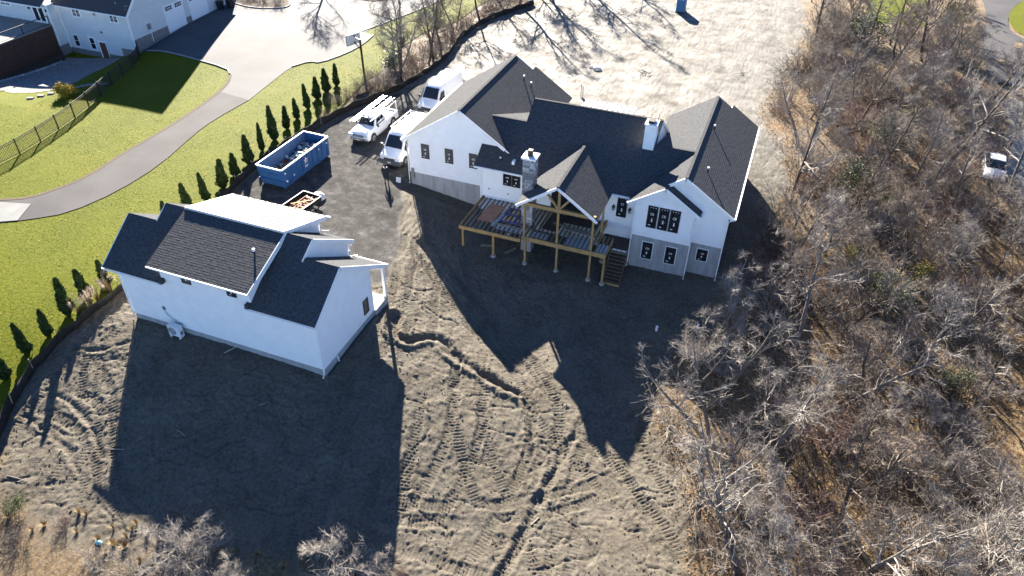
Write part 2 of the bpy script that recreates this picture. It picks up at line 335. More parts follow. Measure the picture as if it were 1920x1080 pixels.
litter = np.maximum(litter, inpoly(Xf, Yf, TREELINE)*.9)
gd, _, _ = polydist(Xf, Yf, GRAVEL, True); gi = inpoly(Xf, Yf, GRAVEL)
gravel = np.clip(.5+np.where(gi, gd, -gd)/.5+fbm(Xf, Yf, .8, 3, 4)*.8, 0, 1)
back = np.clip((Yf-57)/8, 0, 1)
dirt = (~lawn_side)*1.*np.clip((Xf+46)/3, 0, 1)
fine = ((Xf > -40.5) & (Xf < 3.5) & (Yf > 12.5) & (Yf < 41.5))*1.
calm = np.clip(1-.9*gravel-.45*back-.5*litter, .12, 1)
d = fbm(Xf, Yf, .33, 3, 1)*.16*np.clip(1-.6*gravel, .2, 1)
tm = np.zeros(Xf.shape)
for k, line in enumerate(TRACKS):
    ln = chaikin(line, 3); _a = np.array(line); w = np.where((Xf > _a[:,0].min()-2.5) & (Xf < _a[:,0].max()+2.5) & (Yf > _a[:,1].min()-2.5) & (Yf < _a[:,1].max()+2.5))[0]
    dist, side, arc = polydist(Xf[w], Yf[w], ln)
    wob = fbm(Xf[w], Yf[w], .6, 2, 20+k)*.25
    lat = np.abs(dist+wob-.85*(k % 3 != 2)-.5*(k % 3 == 2))
    q = np.clip((.34-lat)/.08, 0, 1)
    ends = np.clip(np.minimum(arc, arc.max()-arc)/2, 0, 1)*np.clip(.75+fbm(Xf[w], Yf[w], .4, 2, 40+k)*1.7, 0, 1)
    q = q*ends
    cle = np.clip(np.sin(2*np.pi*(arc+side*.06)/.20)*1.6+.2, -1, 1)
    rim = np.exp(-((lat-.44)/.09)**2)*ends
    d[w] = d[w]*(1-.35*q)+q*(-.042+.032*cle)+rim*.04*(.6+fbm(Xf[w], Yf[w], 3, 2, 60+k)*1.5)
    tm[w] = np.maximum(tm[w], q)
rough = fbm(Xf, Yf, 2.4, 3, 2, .7); ridged = .5-np.abs(fbm(Xf*.8+Yf*.35, Yf*1.25-Xf*.3, 1.9, 3, 11))*1.6
clod = np.clip(fbm(Xf, Yf, 5.2, 2, 33, .7)-.16, 0, 1)
d += (1-.8*tm)*calm*(rough*.055+ridged*.03+clod*.13*np.clip(.6+fbm(Xf, Yf, .25, 2, 3)*2, 0, 1))
crack = np.abs(fbm(Xf+.4*fbm(Xf, Yf, .9, 2, 77), Yf, .42, 3, 52)); d -= calm*np.clip(.035-crack, 0, .035)/.035*.07*(1-gravel)
for k, line in enumerate(TRENCH):
    _a = np.array(line); w = np.where((Xf > _a[:,0].min()-2.5) & (Xf < _a[:,0].max()+2.5) & (Yf > _a[:,1].min()-2.5) & (Yf < _a[:,1].max()+2.5))[0]; ln = chaikin(line, 2)
    dist, side, arc = polydist(Xf[w], Yf[w], ln); dist = dist+fbm(Xf[w], Yf[w], 1.1, 4, 90+k)*.34
    wid = [.30, .20, .22, .16, .14, .14][k]; dep = [.30, .12, .10, .10, .08, .08][k]
    d[w] += -dep*np.exp(-(dist/wid)**2)+.4*dep*np.exp(-((dist-2*wid)/(wid*.8))**2)*(.4+np.clip(side, 0, 1))
d *= np.where(fine > 0, 1., .8)
bk = np.clip((Yf-60)/6, 0, 1)*(~woods); lin = fbm(Xf*.35+Yf*.12, Yf*1.3-Xf*.5, .9, 3, 70)
d += bk*np.clip(np.abs(lin)*-1+.05, 0, 1)*-1.1+bk*fbm(Xf*.45+Yf*.1, Yf*1.2-Xf*.35, 1.4, 3, 81)*.022
pad = ((Xf > -27.2) & (Xf < -.8) & (Yf > 47) & (Yf < 61)) | ((Xf > -35.8) & (Xf < -21.2) & (Yf > 25.8) & (Yf < 33))
d = np.where(pad, np.minimum(d, 0)-.1, d)
Z = Z+np.where(lawn_side, -.07, d*dirt)
nx, ny = len(gx), len(gy)
idx = np.arange(nx*ny).reshape(ny, nx)
F = np.stack([idx[:-1, :-1], idx[:-1, 1:], idx[1:, 1:], idx[1:, :-1]], -1).reshape(-1, 4)
# ground material
gm = bpy.data.materials.new('ground_soil'); gm.use_nodes = True; N, Lk = gm.node_tree.nodes, gm.node_tree.links; B = N['Principled BSDF']
def node(t, **k):
    n = N.new(t)
    for a, v in k.items(): n.inputs[a].default_value = v
    return n
P = node('ShaderNodeNewGeometry').outputs['Position']
def noise(sc, det=5, rgh=.55, vec=None):
    n = node('ShaderNodeTexNoise', Scale=sc, Detail=det, Roughness=rgh); Lk.new(vec or P, n.inputs['Vector']); return n.outputs[0]
def ramp(fac, stops):
    r = N.new('ShaderNodeValToRGB'); e = r.color_ramp.elements
    while len(e) < len(stops): e.new(.5)
    for el, (p, c) in zip(e, stops): el.position = p; el.color = (*c, 1)
    Lk.new(fac, r.inputs[0]); return r.outputs[0]
def mix(f, a, b):
    m = N.new('ShaderNodeMix'); m.data_type = 'RGBA'; Lk.new(f, m.inputs[0]); Lk.new(a, m.inputs[6]); Lk.new(b, m.inputs[7]); return m.outputs[2]
def attr(n): a = N.new('ShaderNodeAttribute'); a.attribute_name = n; return a.outputs['Fac']
dirt_c = ramp(noise(.5, 8, .62), [(.30, (0.0683, 0.0588, 0.0449)), (.5, (0.1039, 0.0910, 0.0722)), (.68, (0.1423, 0.1288, 0.1055))])
dirt_f = ramp(noise(5.5, 5, .7), [(.36, (0.0475, 0.0396, 0.0304)), (.52, (0.1168, 0.1034, 0.0831)), (.7, (0.1642, 0.1498, 0.1248))])
mm = N.new('ShaderNodeMix'); mm.data_type = 'RGBA'; mm.inputs[0].default_value = .5; Lk.new(dirt_c, mm.inputs[6]); Lk.new(dirt_f, mm.inputs[7])
grav_c = ramp(noise(1.0, 10, .76), [(.30, (.03, .0295, .029)), (.50, (.058, .057, .0555)), (.63, (.095, .093, .09)), (.76, (.27, .265, .255))])
vor = node('ShaderNodeTexVoronoi', Scale=7.); Lk.new(P, vor.inputs['Vector'])
sep = N.new('ShaderNodeSeparateColor'); Lk.new(vor.outputs['Color'], sep.inputs[0])
lit_c = ramp(sep.outputs[0], [(.0, (0.0654, 0.0448, 0.0278)), (.35, (0.1460, 0.0937, 0.0479)), (.6, (0.2075, 0.1387, 0.0696)), (.82, (0.2535, 0.2039, 0.1307)), (1, (0.1230, 0.1020, 0.0784))])
lit_d = ramp(noise(.35, 6), [(.35, (0.0768, 0.0612, 0.0436)), (.65, (0.1843, 0.1264, 0.0696))])
lit = N.new('ShaderNodeMix'); lit.data_type = 'RGBA'; lit.inputs[0].default_value = .45; Lk.new(lit_c, lit.inputs[6]); Lk.new(lit_d, lit.inputs[7])
back_c = ramp(noise(.55, 10, .72), [(.34, (.062, .056, .048)), (.47, (.118, .110, .097)), (.60, (.160, .152, .138)), (.72, (.21, .203, .19))])
c = mix(attr('back'), mm.outputs[2], back_c); c = mix(attr('gravel'), c, grav_c); c = mix(attr('litter'), c, lit.outputs[2])
Lk.new(c, B.inputs['Base Color'])
rr = ramp(noise(.7, 6, .6), [(.35, (.6,)*3), (.65, (.88,)*3)]); _mx = N.new('ShaderNodeMath'); _mx.operation = 'MAXIMUM'; Lk.new(rr, _mx.inputs[0]); Lk.new(attr('gravel'), _mx.inputs[1]); Lk.new(_mx.outputs[0], B.inputs['Roughness']); _mm = N.new('ShaderNodeMapRange'); _mm.inputs[3].default_value = .05; _mm.inputs[4].default_value = .17; Lk.new(attr('back'), _mm.inputs[0]); Lk.new(_mm.outputs[0], B.inputs['Specular IOR Level'])
bmp = node('ShaderNodeBump', Strength=.75, Distance=.07); Lk.new(noise(12, 6, .75), bmp.inputs['Height'])
bm2 = node('ShaderNodeBump', Strength=.16, Distance=.2); Lk.new(noise(1.6, 5, .6), bm2.inputs['Height']); Lk.new(bmp.outputs[0], bm2.inputs['Normal']); Lk.new(bm2.outputs[0], B.inputs['Normal'])
me = raw_mesh('ground', np.stack([Xf, Yf, Z], -1), F, gm, True)
for nm, arr in (('litter', litter), ('gravel', gravel), ('back', back)):
    a = me.attributes.new(nm, 'FLOAT', 'POINT'); a.data.foreach_set('value', arr.astype(np.float32))
g = link(bpy.data.objects.new('ground', me)); g['kind'] = 'structure'; g['label'] = 'bare tan construction soil with crawler tracks round both new buildings'; g['category'] = 'ground'
_Zg = Z.reshape(ny, nx)
def G(x, y):   # ground surface including relief
    i = np.clip(np.searchsorted(gx, x)-1, 0, nx-2); j = np.clip(np.searchsorted(gy, y)-1, 0, ny-2)
    u = (x-gx[i])/(gx[i+1]-gx[i]); v = (y-gy[j])/(gy[j+1]-gy[j])
    return float((_Zg[j, i]*(1-u)+_Zg[j, i+1]*u)*(1-v)+(_Zg[j+1, i]*(1-u)+_Zg[j+1, i+1]*u)*v)
# ------------------------------------------------------------------ sheets laid on the terrain
def sheet(name, poly, step, off, m, label, cat, kind='structure'):
    pts = []
    for (a, b) in zip(poly, poly[1:]+poly[:1]):
        k = max(1, int(math.hypot(b[0]-a[0], b[1]-a[1])/step)); pts += [(a[0]+(b[0]-a[0])*i/k, a[1]+(b[1]-a[1])*i/k) for i in range(k)]
    nb = len(pts); xs = np.arange(min(p[0] for p in poly), max(p[0] for p in poly), step); ys = np.arange(min(p[1] for p in poly), max(p[1] for p in poly), step)
    A, Bq = np.meshgrid(xs, ys); A, Bq = A.ravel(), Bq.ravel(); keep = inpoly(A, Bq, poly); A, Bq = A[keep], Bq[keep]
    dd, _, _ = polydist(A, Bq, poly, True); A, Bq = A[dd > step*.35], Bq[dd > step*.35]
    vs = [Vector(p) for p in pts]+[Vector((a, b)) for a, b in zip(A, Bq)]
    r = delaunay_2d_cdt(vs, [(i, (i+1) % nb) for i in range(nb)], [], 1, 1e-6)
    xy = np.array([tuple(v) for v in r[0]]); z = hgt(xy[:, 0], xy[:, 1])+off
    me = raw_mesh(name, np.c_[xy, z], np.array([f for f in r[2] if len(f) == 3]), m, True)
    o = link(bpy.data.objects.new(name, me)); o['kind'] = kind; o['label'] = label; o['category'] = cat
    return o
# lawn material with mown tone variation
lm = bpy.data.materials.new('lawn_turf'); lm.use_nodes = True; N, Lk = lm.node_tree.nodes, lm.node_tree.links; B = N['Principled BSDF']
P = N.new('ShaderNodeNewGeometry').outputs['Position']
big = ramp(noise(.22, 6, .6), [(.33, (0.0516, 0.0702, 0.0027)), (.55, (0.0852, 0.0969, 0.0046)), (.72, (0.1163, 0.1089, 0.0087))])
fin = ramp(noise(4.5, 6, .75), [(.36, (0.0388, 0.0532, 0.0023)), (.52, (0.0878, 0.0969, 0.0049)), (.70, (0.1445, 0.1258, 0.0155))])
m1 = N.new('ShaderNodeMix'); m1.data_type = 'RGBA'; m1.inputs[0].default_value = .55; Lk.new(big, m1.inputs[6]); Lk.new(fin, m1.inputs[7]); Lk.new(m1.outputs[2], B.inputs['Base Color'])
B.inputs['Roughness'].default_value = .75; _mm = N.new('ShaderNodeMapRange'); _mm.inputs[3].default_value = .05; _mm.inputs[4].default_value = .17; Lk.new(attr('back'), _mm.inputs[0]); Lk.new(_mm.outputs[0], B.inputs['Specular IOR Level'])
bmp = node('ShaderNodeBump', Strength=.55, Distance=.1); Lk.new(noise(5.5, 5, .7), bmp.inputs['Height']); Lk.new(bmp.outputs[0], B.inputs['Normal'])
LAWN = [(p[0]-.25, p[1]) for p in SILT if p[1] < 56]+[(-39.6,58.3),(-40.4,64.2),(-40,66.7),(-41.3,69.5),(-41.3,73.4),(-41.1,79),(-38.9,84.2),(-38.7,90.8),(-37,110),(-130,110),(-130,10),(-40,10)]
sheet('lawn', LAWN, 1.0, .0, lm, 'bright green mown lawn sloping beside the construction site', 'lawn')
PATH = chaikin([(-75,27),(-66,28.5),(-55.65,32.54),(-53.7,33.5),(-52.55,35.46),(-51.7,37.6),(-51.8,41.8),(-51.7,44),(-51.6,46.1),(-51.65,49),(-52,54),(-52.4,55.6)], 1)+chaikin([(-48.55,55.2),(-48.85,50.2),(-48.6,47.3),(-47.5,41.5),(-47.7,36.8),(-49,33.1),(-51.2,31.4),(-53.1,30.2),(-60,27),(-72,24)], 1)
sheet('path', PATH, .8, .045, 'asphalt_old', 'curving grey asphalt path across the green lawn', 'path')
DRIVE = chaikin([(-52.4,55.6),(-52.9,57.8),(-54,59.5),(-55.3,60.5),(-61,61),(-65.3,61.7),(-68.3,62)], 1)+[(-68.4,78),(-75,80),(-75,112),(-37.5,112)]+chaikin([(-44,90.9),(-45.5,84.5),(-47.8,76.3),(-46,75.7)], 1)+chaikin([(-46.05,69.65),(-47.3,66),(-48.6,66),(-49.5,63.9),(-49,58.8),(-48.55,55.2)], 1)
sheet('driveway', DRIVE, 1.0, .035, 'asphalt_new', 'broad pale asphalt driveway beside the neighbouring garage doors', 'driveway')
sheet('path_slab', [(-58,31.2),(-55.5,32.3),(-52.8,33.0),(-51.95,30.95),(-53.1,30.35),(-57,28.8)], .7, .075, 'slab_grey', 'pale grey slab at the left end of the asphalt path', 'slab')
sheet('patio', chaikin([(-78.3,59.9),(-78.6,51),(-74.5,48.3),(-69.6,50),(-68.9,53),(-70.3,56),(-70.2,58.5),(-70.6,61.2)], 1)+[(-74,61.3)], .7, .03, 'patio_stone', 'shaded grey stone patio below the neighbouring house', 'patio')
sheet('far_lawn', [(9,104),(16,105),(17,120),(9,120)], 1.0, .05, lm, 'small sunlit green lawn beyond the thicket at top right', 'lawn')
sheet('road', chaikin([(21.6,90),(21.9,100),(22.3,106),(23.8,112),(24.2,126)], 1)+chaikin([(31,126),(27.2,118),(25.8,110),(26.4,106.5),(29,104),(36,100),(36,90)], 1), 1.2, .06, 'asphalt_old', 'grey road bending past the thicket at top right', 'road')
sheet('far_verge', chaikin([(26.6,116),(26.2,110),(27,107.2),(30,105.2),(38,101)], 1)+[(60,110),(40,126),(29,124)], 1.5, .05, lm, 'dry green verge outside the road bend at top right', 'verge')
sheet('concrete_drive', [(22.0,65),(21.2,70),(21.6,75),(22.6,80),(21.8,86),(26.5,86),(30,80),(30,65)], 1., .06, 'slab_grey', 'pale sunlit concrete drive glimpsed through the thicket at right edge', 'driveway')
# ------------------------------------------------------------------ the new house
HO = (-14, 52, 0)
house = tag(empty('new_house', HO), 'large new white house with charcoal shingle roofs, gables and two chimneys', 'house')
def hb(name, m, poly, ax, a, b, parent=None, org=HO): return MB(org).prism(poly, ax, a, b).build(name, m, parent or house)
def hbox(name, m, x0, x1, y0, y1, z0, z1, parent=None, org=HO): return MB(org).box(x0, x1, y0, y1, z0, z1).build(name, m, parent or house)
SL = .66
# walls of the four masses, foundations below the sill at 0.77
hb('wall', 'white_siding', [(-27,.77),(-17.4,.77),(-17.4,4.0),(-22.17,7.1),(-27,3.9)], 'y', 48.09, 60.6)
hbox('foundation', 'concrete', -26.97, -17.4, 48.12, 60.5, -2.5, .768)
hbox('wall', 'white_siding', -20.0, -7.45, 46.85, 57.0, .77, 3.62)
hbox('foundation', 'concrete', -19.97, -7.45, 46.88, 56.9, -3.2, .768)
hb('wall', 'white_siding', [(46.9,3.69),(57.2,3.69),(52.05,7.125)], 'x', -17.3, -7.35)
hb('wall', 'white_siding', [(46.9,3.6),(57.0,3.6),(57.0,4.0),(50.28,5.9)], 'x', -20.0, -4.6)
hb('wall', 'white_siding', [(-7.45,.77),(-.85,.77),(-.85,3.72),(-4.2,5.93),(-7.45,3.72)], 'y', 46.52, 61.0)
hbox('foundation', 'concrete', -7.42, -.88, 46.55, 60.9, -3.2, .768)
hb('wall', 'white_siding', [(-7.38,.77),(-3.12,.77),(-3.12,3.66),(-5.37,5.16),(-7.38,3.82)], 'y', 45.94, 46.6)
hbox('foundation', 'concrete', -7.35, -3.15, 45.97, 46.6, -3.2, .768)
hbox('wall', 'white_siding', -9.9, -7.42, 46.835, 46.9, -.36, .80)
# roof slopes: eave a-b, ridge above a at d
def R_(a, b, d, **k): return roof(house, a, b, d, HO, **k)
rz = lambda x: 7.25-SL*abs(x+22.17)
R_((-27.4,47.75,rz(-27.4)), (-27.4,60.2,rz(-27.4)), (-22.17,47.75,7.25))
R_((-20.53,60.2,rz(-20.53)), (-20.53,47.75,rz(-20.53)), (-22.17,60.2,7.25))
R_((-16.9,60.98,rz(-16.9)), (-16.9,47.75,rz(-16.9)), (-20.53,60.98,rz(-20.53)))
mz = lambda y: 3.55+.667*(y-46.45)
R_((-17.47,46.45,3.55), (-7.2,46.45,3.55), (-17.47,52.05,mz(52.05)))
R_((-7.2,57.65,3.55), (-17.47,57.65,3.55), (-7.2,52.05,mz(52.05)))
R_((-20.38,46.45,3.55), (-17.47,46.45,3.55), (-20.38,50.28,mz(50.28)))
R_((-17.47,57.2,4.05), (-20.38,57.2,4.05), (-17.47,50.28,mz(50.28)))
R_((-7.2,46.45,3.55), (-4.2,46.45,3.55), (-7.2,50.28,mz(50.28)))
R_((-4.2,57.3,4.02), (-7.2,57.3,4.02), (-4.2,50.28,mz(50.28)))
wz = lambda x: 6.08-SL*abs(x+4.2)
R_((-7.95,46.2,wz(-7.95)), (-7.95,61.16,wz(-7.95)), (-4.2,46.2,6.08))
R_((-2.9,61.16,wz(-2.9)), (-2.9,46.2,wz(-2.9)), (-4.2,61.16,6.08))
R_((-.45,61.84,wz(-.45)), (-.45,46.2,wz(-.45)), (-2.9,61.84,wz(-2.9)))
bz = lambda x: 5.3-SL*abs(x+5.37)
R_((-7.9,45.6,bz(-7.9)), (-7.9,49.4,bz(-7.9)), (-5.37,45.6,5.3))
R_((-2.72,46.5,bz(-2.72)), (-2.72,45.6,bz(-2.72)), (-5.37,46.5,5.3))
pz = lambda x: 5.56-.69*abs(x+12.38)
R_((-15.42,42.45,pz(-15.42)), (-15.42,49.6,pz(-15.42)), (-12.38,42.45,5.56), trim='timber_grey')
R_((-9.34,49.6,pz(-9.34)), (-9.34,42.45,pz(-9.34)), (-12.38,49.6,5.56), trim='timber_grey')
# ridge caps
for a, b in (((-22.17,47.74,7.26),(-22.17,60.2,7.26)), ((-17.47,52.05,mz(52.05)+.01),(-7.2,52.05,mz(52.05)+.01)), ((-20.4,50.28,mz(50.28)+.01),(-17.47,50.28,mz(50.28)+.01)),
             ((-4.2,46.2,6.09),(-4.2,61.16,6.09)), ((-5.37,45.6,5.31),(-5.37,47.5,5.31)), ((-12.38,42.45,5.57),(-12.38,49.5,5.57)), ((-7.2,50.28,mz(50.28)+.01),(-4.4,50.28,mz(50.28)+.01))):
    MB(HO).bar(a, b, .22, .03).build('ridge_cap', 'shingle', house)
# rake boards and gutters
for q1, q2 in ((46.5, 52.05), (57.6, 52.05)): MB(HO).bar((-17.47, q1, 3.55+.667*(5.6-abs(q1-52.05))-.16), (-17.47, q2, 7.285-.16), .05, .3).build('rake_board', 'shingle', house)  # filler boards added under the high gable's left rake to stop light leaking through
MB(HO).box(-17.48, -17.28, 47.0, 57.0, 3.6, 4.2).build('wall', 'white_siding', house)
def rake(p, q, w=.24, t=.045): MB(HO).bar(p, q, t, w, up=(0, 0, 1)).build('rake_board', 'white_trim', house)
for (x0, x1, y, f) in ((-27.4,-22.17,47.73,rz), (-18.35,-22.17,47.73,rz), (-7.9,-5.37,45.58,bz), (-2.72,-5.37,45.58,bz), (-5.35,-4.2,46.18,wz), (-.45,-4.2,46.18,wz)):
    rake((x0, y, f(x0)-.12), (x1, y, f(x1)-.12))
for x0, x1 in ((-15.42,-12.38), (-9.34,-12.38)):
    MB(HO).bar((x0, 42.43, pz(x0)-.11), (x1, 42.43, pz(x1)-.11), .05, .2).build('rake_board', 'white_trim', house)
for a, b in (((-27.47,47.8,3.72),(-27.47,60.2,3.72)), ((-20.38,46.38,3.48),(-15.5,46.38,3.48)), ((-9.3,46.38,3.48),(-7.95,46.38,3.48)), ((-.38,46.2,3.53),(-.38,61.8,3.53)), ((-2.65,45.6,3.46),(-2.65,46.5,3.46)), ((-7.97,45.62,3.53),(-7.97,46.4,3.53))):
    MB(HO).bar(a, b, .13, .12).build('gutter', 'white_trim', house)
for pts in ([(-27.42,48.0,3.6),(-27.06,48.02,3.2),(-27.06,48.02,.15),(-26.9,47.7,-.15)], [(-.5,46.4,3.45),(-.8,46.42,3.1),(-.8,46.42,-1.6),(-.78,46.1,-1.85)], [(-2.7,46.0,3.4),(-3.06,45.86,3.0),(-3.06,45.86,-1.65),(-3.04,45.5,-1.95)], [(-7.42,45.86,3.4),(-7.42,45.86,-1.6),(-7.42,45.5,-1.9)]):
    MB(HO).tube(pts, .05, 6).build('downspout', 'white_trim', house)
hbox('corner_board', 'white_trim', -20.06, -19.9, 46.80, 46.95, .3, 3.45)
# windows
def window(parent, org, x0, x1, y, z0, z1, pane='glass_dark', trim=0., stick=3, green=False, face='y', sgn=-1):
    """window on a wall plane; sgn is the outward direction along the face axis"""
    def bx(mb, a0, a1, d0, d1, c0, c1):
        lo, hi = sorted((y+sgn*d0, y+sgn*d1))
        return mb.box(a0, a1, lo, hi, c0, c1) if face == 'y' else mb.box(lo, hi, a0, a1, c0, c1)
    fr = MB(org); t = .055
    bx(fr, x0, x1, 0, .05, z1-t, z1); bx(fr, x0, x1, 0, .05, z0, z0+t); bx(fr, x0, x0+t, 0, .05, z0+t, z1-t); bx(fr, x1-t, x1, 0, .05, z0+t, z1-t)
    w = fr.build('window', 'black_frame' if pane != 'glass_white' else 'white_trim', parent)
    bx(MB(org), x0+t, x1-t, 0, .022, z0+t, z1-t).build('pane', 'glass_dark' if pane == 'glass_white' else pane, w)
    if trim:
        tr = MB(org)
        bx(tr, x0-trim, x1+trim, 0, .035, z1, z1+trim); bx(tr, x0-trim, x1+trim, 0, .035, z0-trim, z0); bx(tr, x0-trim, x0, 0, .035, z0, z1); bx(tr, x1, x1+trim, 0, .035, z0, z1)
        tr.build('casing', 'white_trim', w)
    h = z1-z0; cw = x1-x0
    if stick >= 1: bx(MB(org), x0+cw*.44, x0+cw*.56, .022, .028, z0+h*.27, z0+h*.42).build('sticker', 'sticker', w)
    if stick >= 2:
        s = MB(org); u0, u1, v0, v1 = x0+cw*random.uniform(.3, .4), x0+cw*random.uniform(.62, .72), z0+h*.57, z0+h*.67
        bx(s, u0, u1, .022, .028, v1-.03, v1); bx(s, u0, u1, .022, .028, v0, v0+.03); bx(s, u0, u0+.03, .022, .028, v0, v1); bx(s, u0+cw*.2, u0+cw*.2+.05, .022, .028, v0, v1); bx(s, u1-.03, u1, .022, .028, v0, v1)
        s.build('sticker', 'sticker', w)
    if stick >= 3:
        for k in range(3): bx(MB(org), x0+cw*(.22+.25*k), x0+cw*(.30+.25*k), .022, .028, z0+h*.895, z0+h*.925).build('sticker', 'sticker', w)
    if stick >= 2: bx(MB(org), x0+cw*.2, x0+cw*.42, .022, .028, z0+h*.1, z0+h*.14).build('sticker', 'sticker', w)
    if green: bx(MB(org), x0+cw*.3, x0+cw*.75, .022, .028, z0+h*.35, z0+h*.365).build('sticker', 'sticker_green', w)
    return w
for x0 in (-25.8, -23.66, -21.53): window(house, HO, x0, x0+.71, 48.09, 2.27, 3.57, 'glass_film', stick=2)
for x0 in (-18.11, -17.38): window(house, HO, x0, x0+.70, 46.85, 2.1, 3.24, stick=3)
for k, x0 in enumerate((-6.46, -5.64, -4.83)): window(house, HO, x0, x0+.74, 45.94, 1.66, 3.53, stick=3, green=(k == 1), trim=.05)
for x0 in (-6.48, -4.72): window(house, HO, x0, x0+.77, 45.97, -1.15, .32, stick=2, trim=.06)
window(house, HO, -2.5, -1.72, 46.55, -.65, .36, stick=2, trim=.06)
window(house, HO, -8.93, -8.17, 46.85, 1.46, 3.24, stick=3)
for x in (-9.17, -7.93):   # wall lanterns
    l = MB(HO).box(x-.05, x+.05, 46.76, 46.85, 2.26, 2.42).build('wall_lantern', 'black_metal', house)
    MB(HO).prism([(x-.09,46.66),(x+.09,46.66),(x+.09,46.82),(x-.09,46.82)], 'z', 1.98, 2.24).build('lantern_glass', 'galvanised', l)
    MB(HO).prism([(x-.11,46.64),(x+.11,46.64),(x+.11,46.84),(x-.11,46.84)], 'z', 2.24, 2.30).build('lantern_cap', 'black_metal', l)
# porch back wall opening: dark sliding doors
dr = hbox('sliding_door', 'black_frame', -14.1, -10.6, 46.79, 46.86, .82, 3.3)
for k in range(4): hbox('pane', 'glass_dark', -14.03+k*.87, -13.27+k*.87, 46.775, 46.80, .92, 3.2, dr)
hbox('casing', 'white_trim', -14.25, -14.1, 46.78, 46.86, .8, 3.4); hbox('casing', 'white_trim', -10.6, -10.45, 46.78, 46.86, .8, 3.4)
# roof vents, wall fixtures
for (x, y, z, h) in ((-20.43,57.64,6.06,.55), (-19.73,57.56,5.6,.55), (-3.63,55.3,5.66,.5), (-3.06,49.0,5.3,.45), (-18.46,47.12,3.98,.35)):
    v = MB(HO).tube([(x, y, z-.15), (x, y, z+h*.75)], .055, 8).build('vent_pipe', 'soot_black', house); MB(HO).tube([(x, y, z+h*.75), (x, y, z+h)], .075, 8).build('vent_cap', 'pipe_white', v)
MB(HO).box(-19.35,-19.27,46.8,46.85,1.42,1.54).build('outlet_box', 'grille_grey', house); MB(HO).box(-17.75,-17.65,46.8,46.85,1.3,1.4).build('outlet_box', 'grille_grey', house)
hbox('vent_plate', 'white_trim', -7.0, -6.75, 45.90, 45.94, 1.05, 1.17)
MB(HO).box(-26.86,-26.6,48.02,48.09,.2,1.15).build('meter_box', 'galvanised', house)
# white framed chimney with black flue
ch = hb('chimney', 'white_siding', [(-8.14,4.6),(-7.33,4.6),(-7.33,7.8),(-8.14,7.8)], 'y', 49.83, 50.75)
hbox('chimney_crown', 'white_trim', -8.2, -7.27, 49.77, 50.81, 7.72, 7.84, ch)
hbox('flue', 'soot_black', -8.0, -7.5, 49.98, 50.6, 7.8, 8.02, ch); MB(HO).bar((-7.42,50.7,7.8), (-7.36,50.8,8.3), .03).build('antenna', 'soot_black', ch)
# stone chimney on the porch side: each stone is a piece
sc = hb('stone_chimney', 'mortar', [(-15.56,-2.2),(-14.74,-2.2),(-14.74,6.25),(-15.56,6.25)], 'y', 44.18, 44.98)
kinds = ['stone_a', 'stone_b', 'stone_c', 'stone_a', 'stone_b']
def stones(face, a0, a1, fixed, z0, z1, sgn):
    z = z0
    while z < z1-.08:
        h = min(random.choice([.17, .22, .28]), z1-z); a = a0
        while a < a1-.05:
            w = random.uniform(.18, .42); w = a1-a if a1-a-w < .14 else w
            t = random.uniform(.03, .065); c = a+w/2
            if face == 'y': piece('stone', random.choice(kinds), sc, (c, fixed+sgn*(t/2-.01), z+h/2), (w-.018, t, h-.018), org=HO)
            else: piece('stone', random.choice(kinds), sc, (fixed+sgn*(t/2-.01), c, z+h/2), (t, w-.018, h-.018), org=HO)
            a += w
        z += h
stones('y', -15.58, -14.72, 44.18, .78, 6.22, -1); stones('x', 44.16, 45.0, -14.74, .78, 6.22, 1)
hbox('chimney_crown', 'white_trim', -15.68, -14.6, 44.04, 45.12, 6.25, 6.40, sc)
hbox('flue', 'soot_black', -15.32, -14.98, 44.42, 44.76, 6.40, 6.85, sc)
# standing seam porch roof at the back, panel by panel
for k in range(10):
    x0 = -15.9+k*.48
    MB(HO).hexa([(x0,60.2,3.42),(x0+.46,60.2,3.42),(x0+.46,62.6,3.12),(x0,62.6,3.12)], [(x0,60.2,3.47),(x0+.46,60.2,3.47),(x0+.46,62.6,3.17),(x0,62.6,3.17)]).build('roof_panel', 'metal_roof', house)
    MB(HO).bar((x0+.47,60.2,3.49), (x0+.47,62.6,3.19), .05, .06).build('roof_seam', 'seam_shadow_line', house)
for x in (-15.7, -11.3): hbox('porch_post', 'white_trim', x-.1, x+.1, 62.2, 62.4, .3, 3.15)
# ------------------------------------------------------------------ timber deck and porch frame
DO = (-14.2, 44.4, -1.8)
deck = tag(empty('timber_deck', DO), 'unfinished timber deck frame on posts in front of the new house', 'deck')
def dp(name, m, x0, x1, y0, y1, z0, z1, parent=None): return piece(name, m, parent or deck, ((x0+x1)/2, (y0+y1)/2, (z0+z1)/2), (abs(x1-x0), abs(y1-y0), abs(z1-z0)), org=DO)
dp('rim_beam', 'timber', -19.84, -14.9, 42.08, 42.16, .50, .78); dp('rim_beam', 'timber', -14.96, -8.5, 42.50, 42.60, .44, .79)
dp('rim_beam', 'timber', -19.84, -19.77, 42.16, 46.84, .52, .77); dp('rim_beam', 'timber', -8.57, -8.5, 42.6, 44.9, .44, .77)
dp('rim_beam', 'timber', -9.62, -9.5, 44.2, 46.8, .5, .95)
dp('ledger', 'white_trim', -19.6, -16.75, 46.72, 46.84, .66, .85)
x = -19.45
while x < -14.95: dp('joist', 'timber_grey', x, x+.055, 42.16, 46.72, .53, .765); x += .36
x = -14.8
while x < -9.62: dp('joist', 'timber_grey', x, x+.055, 42.6, 46.8, .53, .765); x += .335
x = -9.4
while x < -8.6: dp('joist', 'timber_grey', x, x+.05, 42.6, 44.9, .53, .765); x += .27
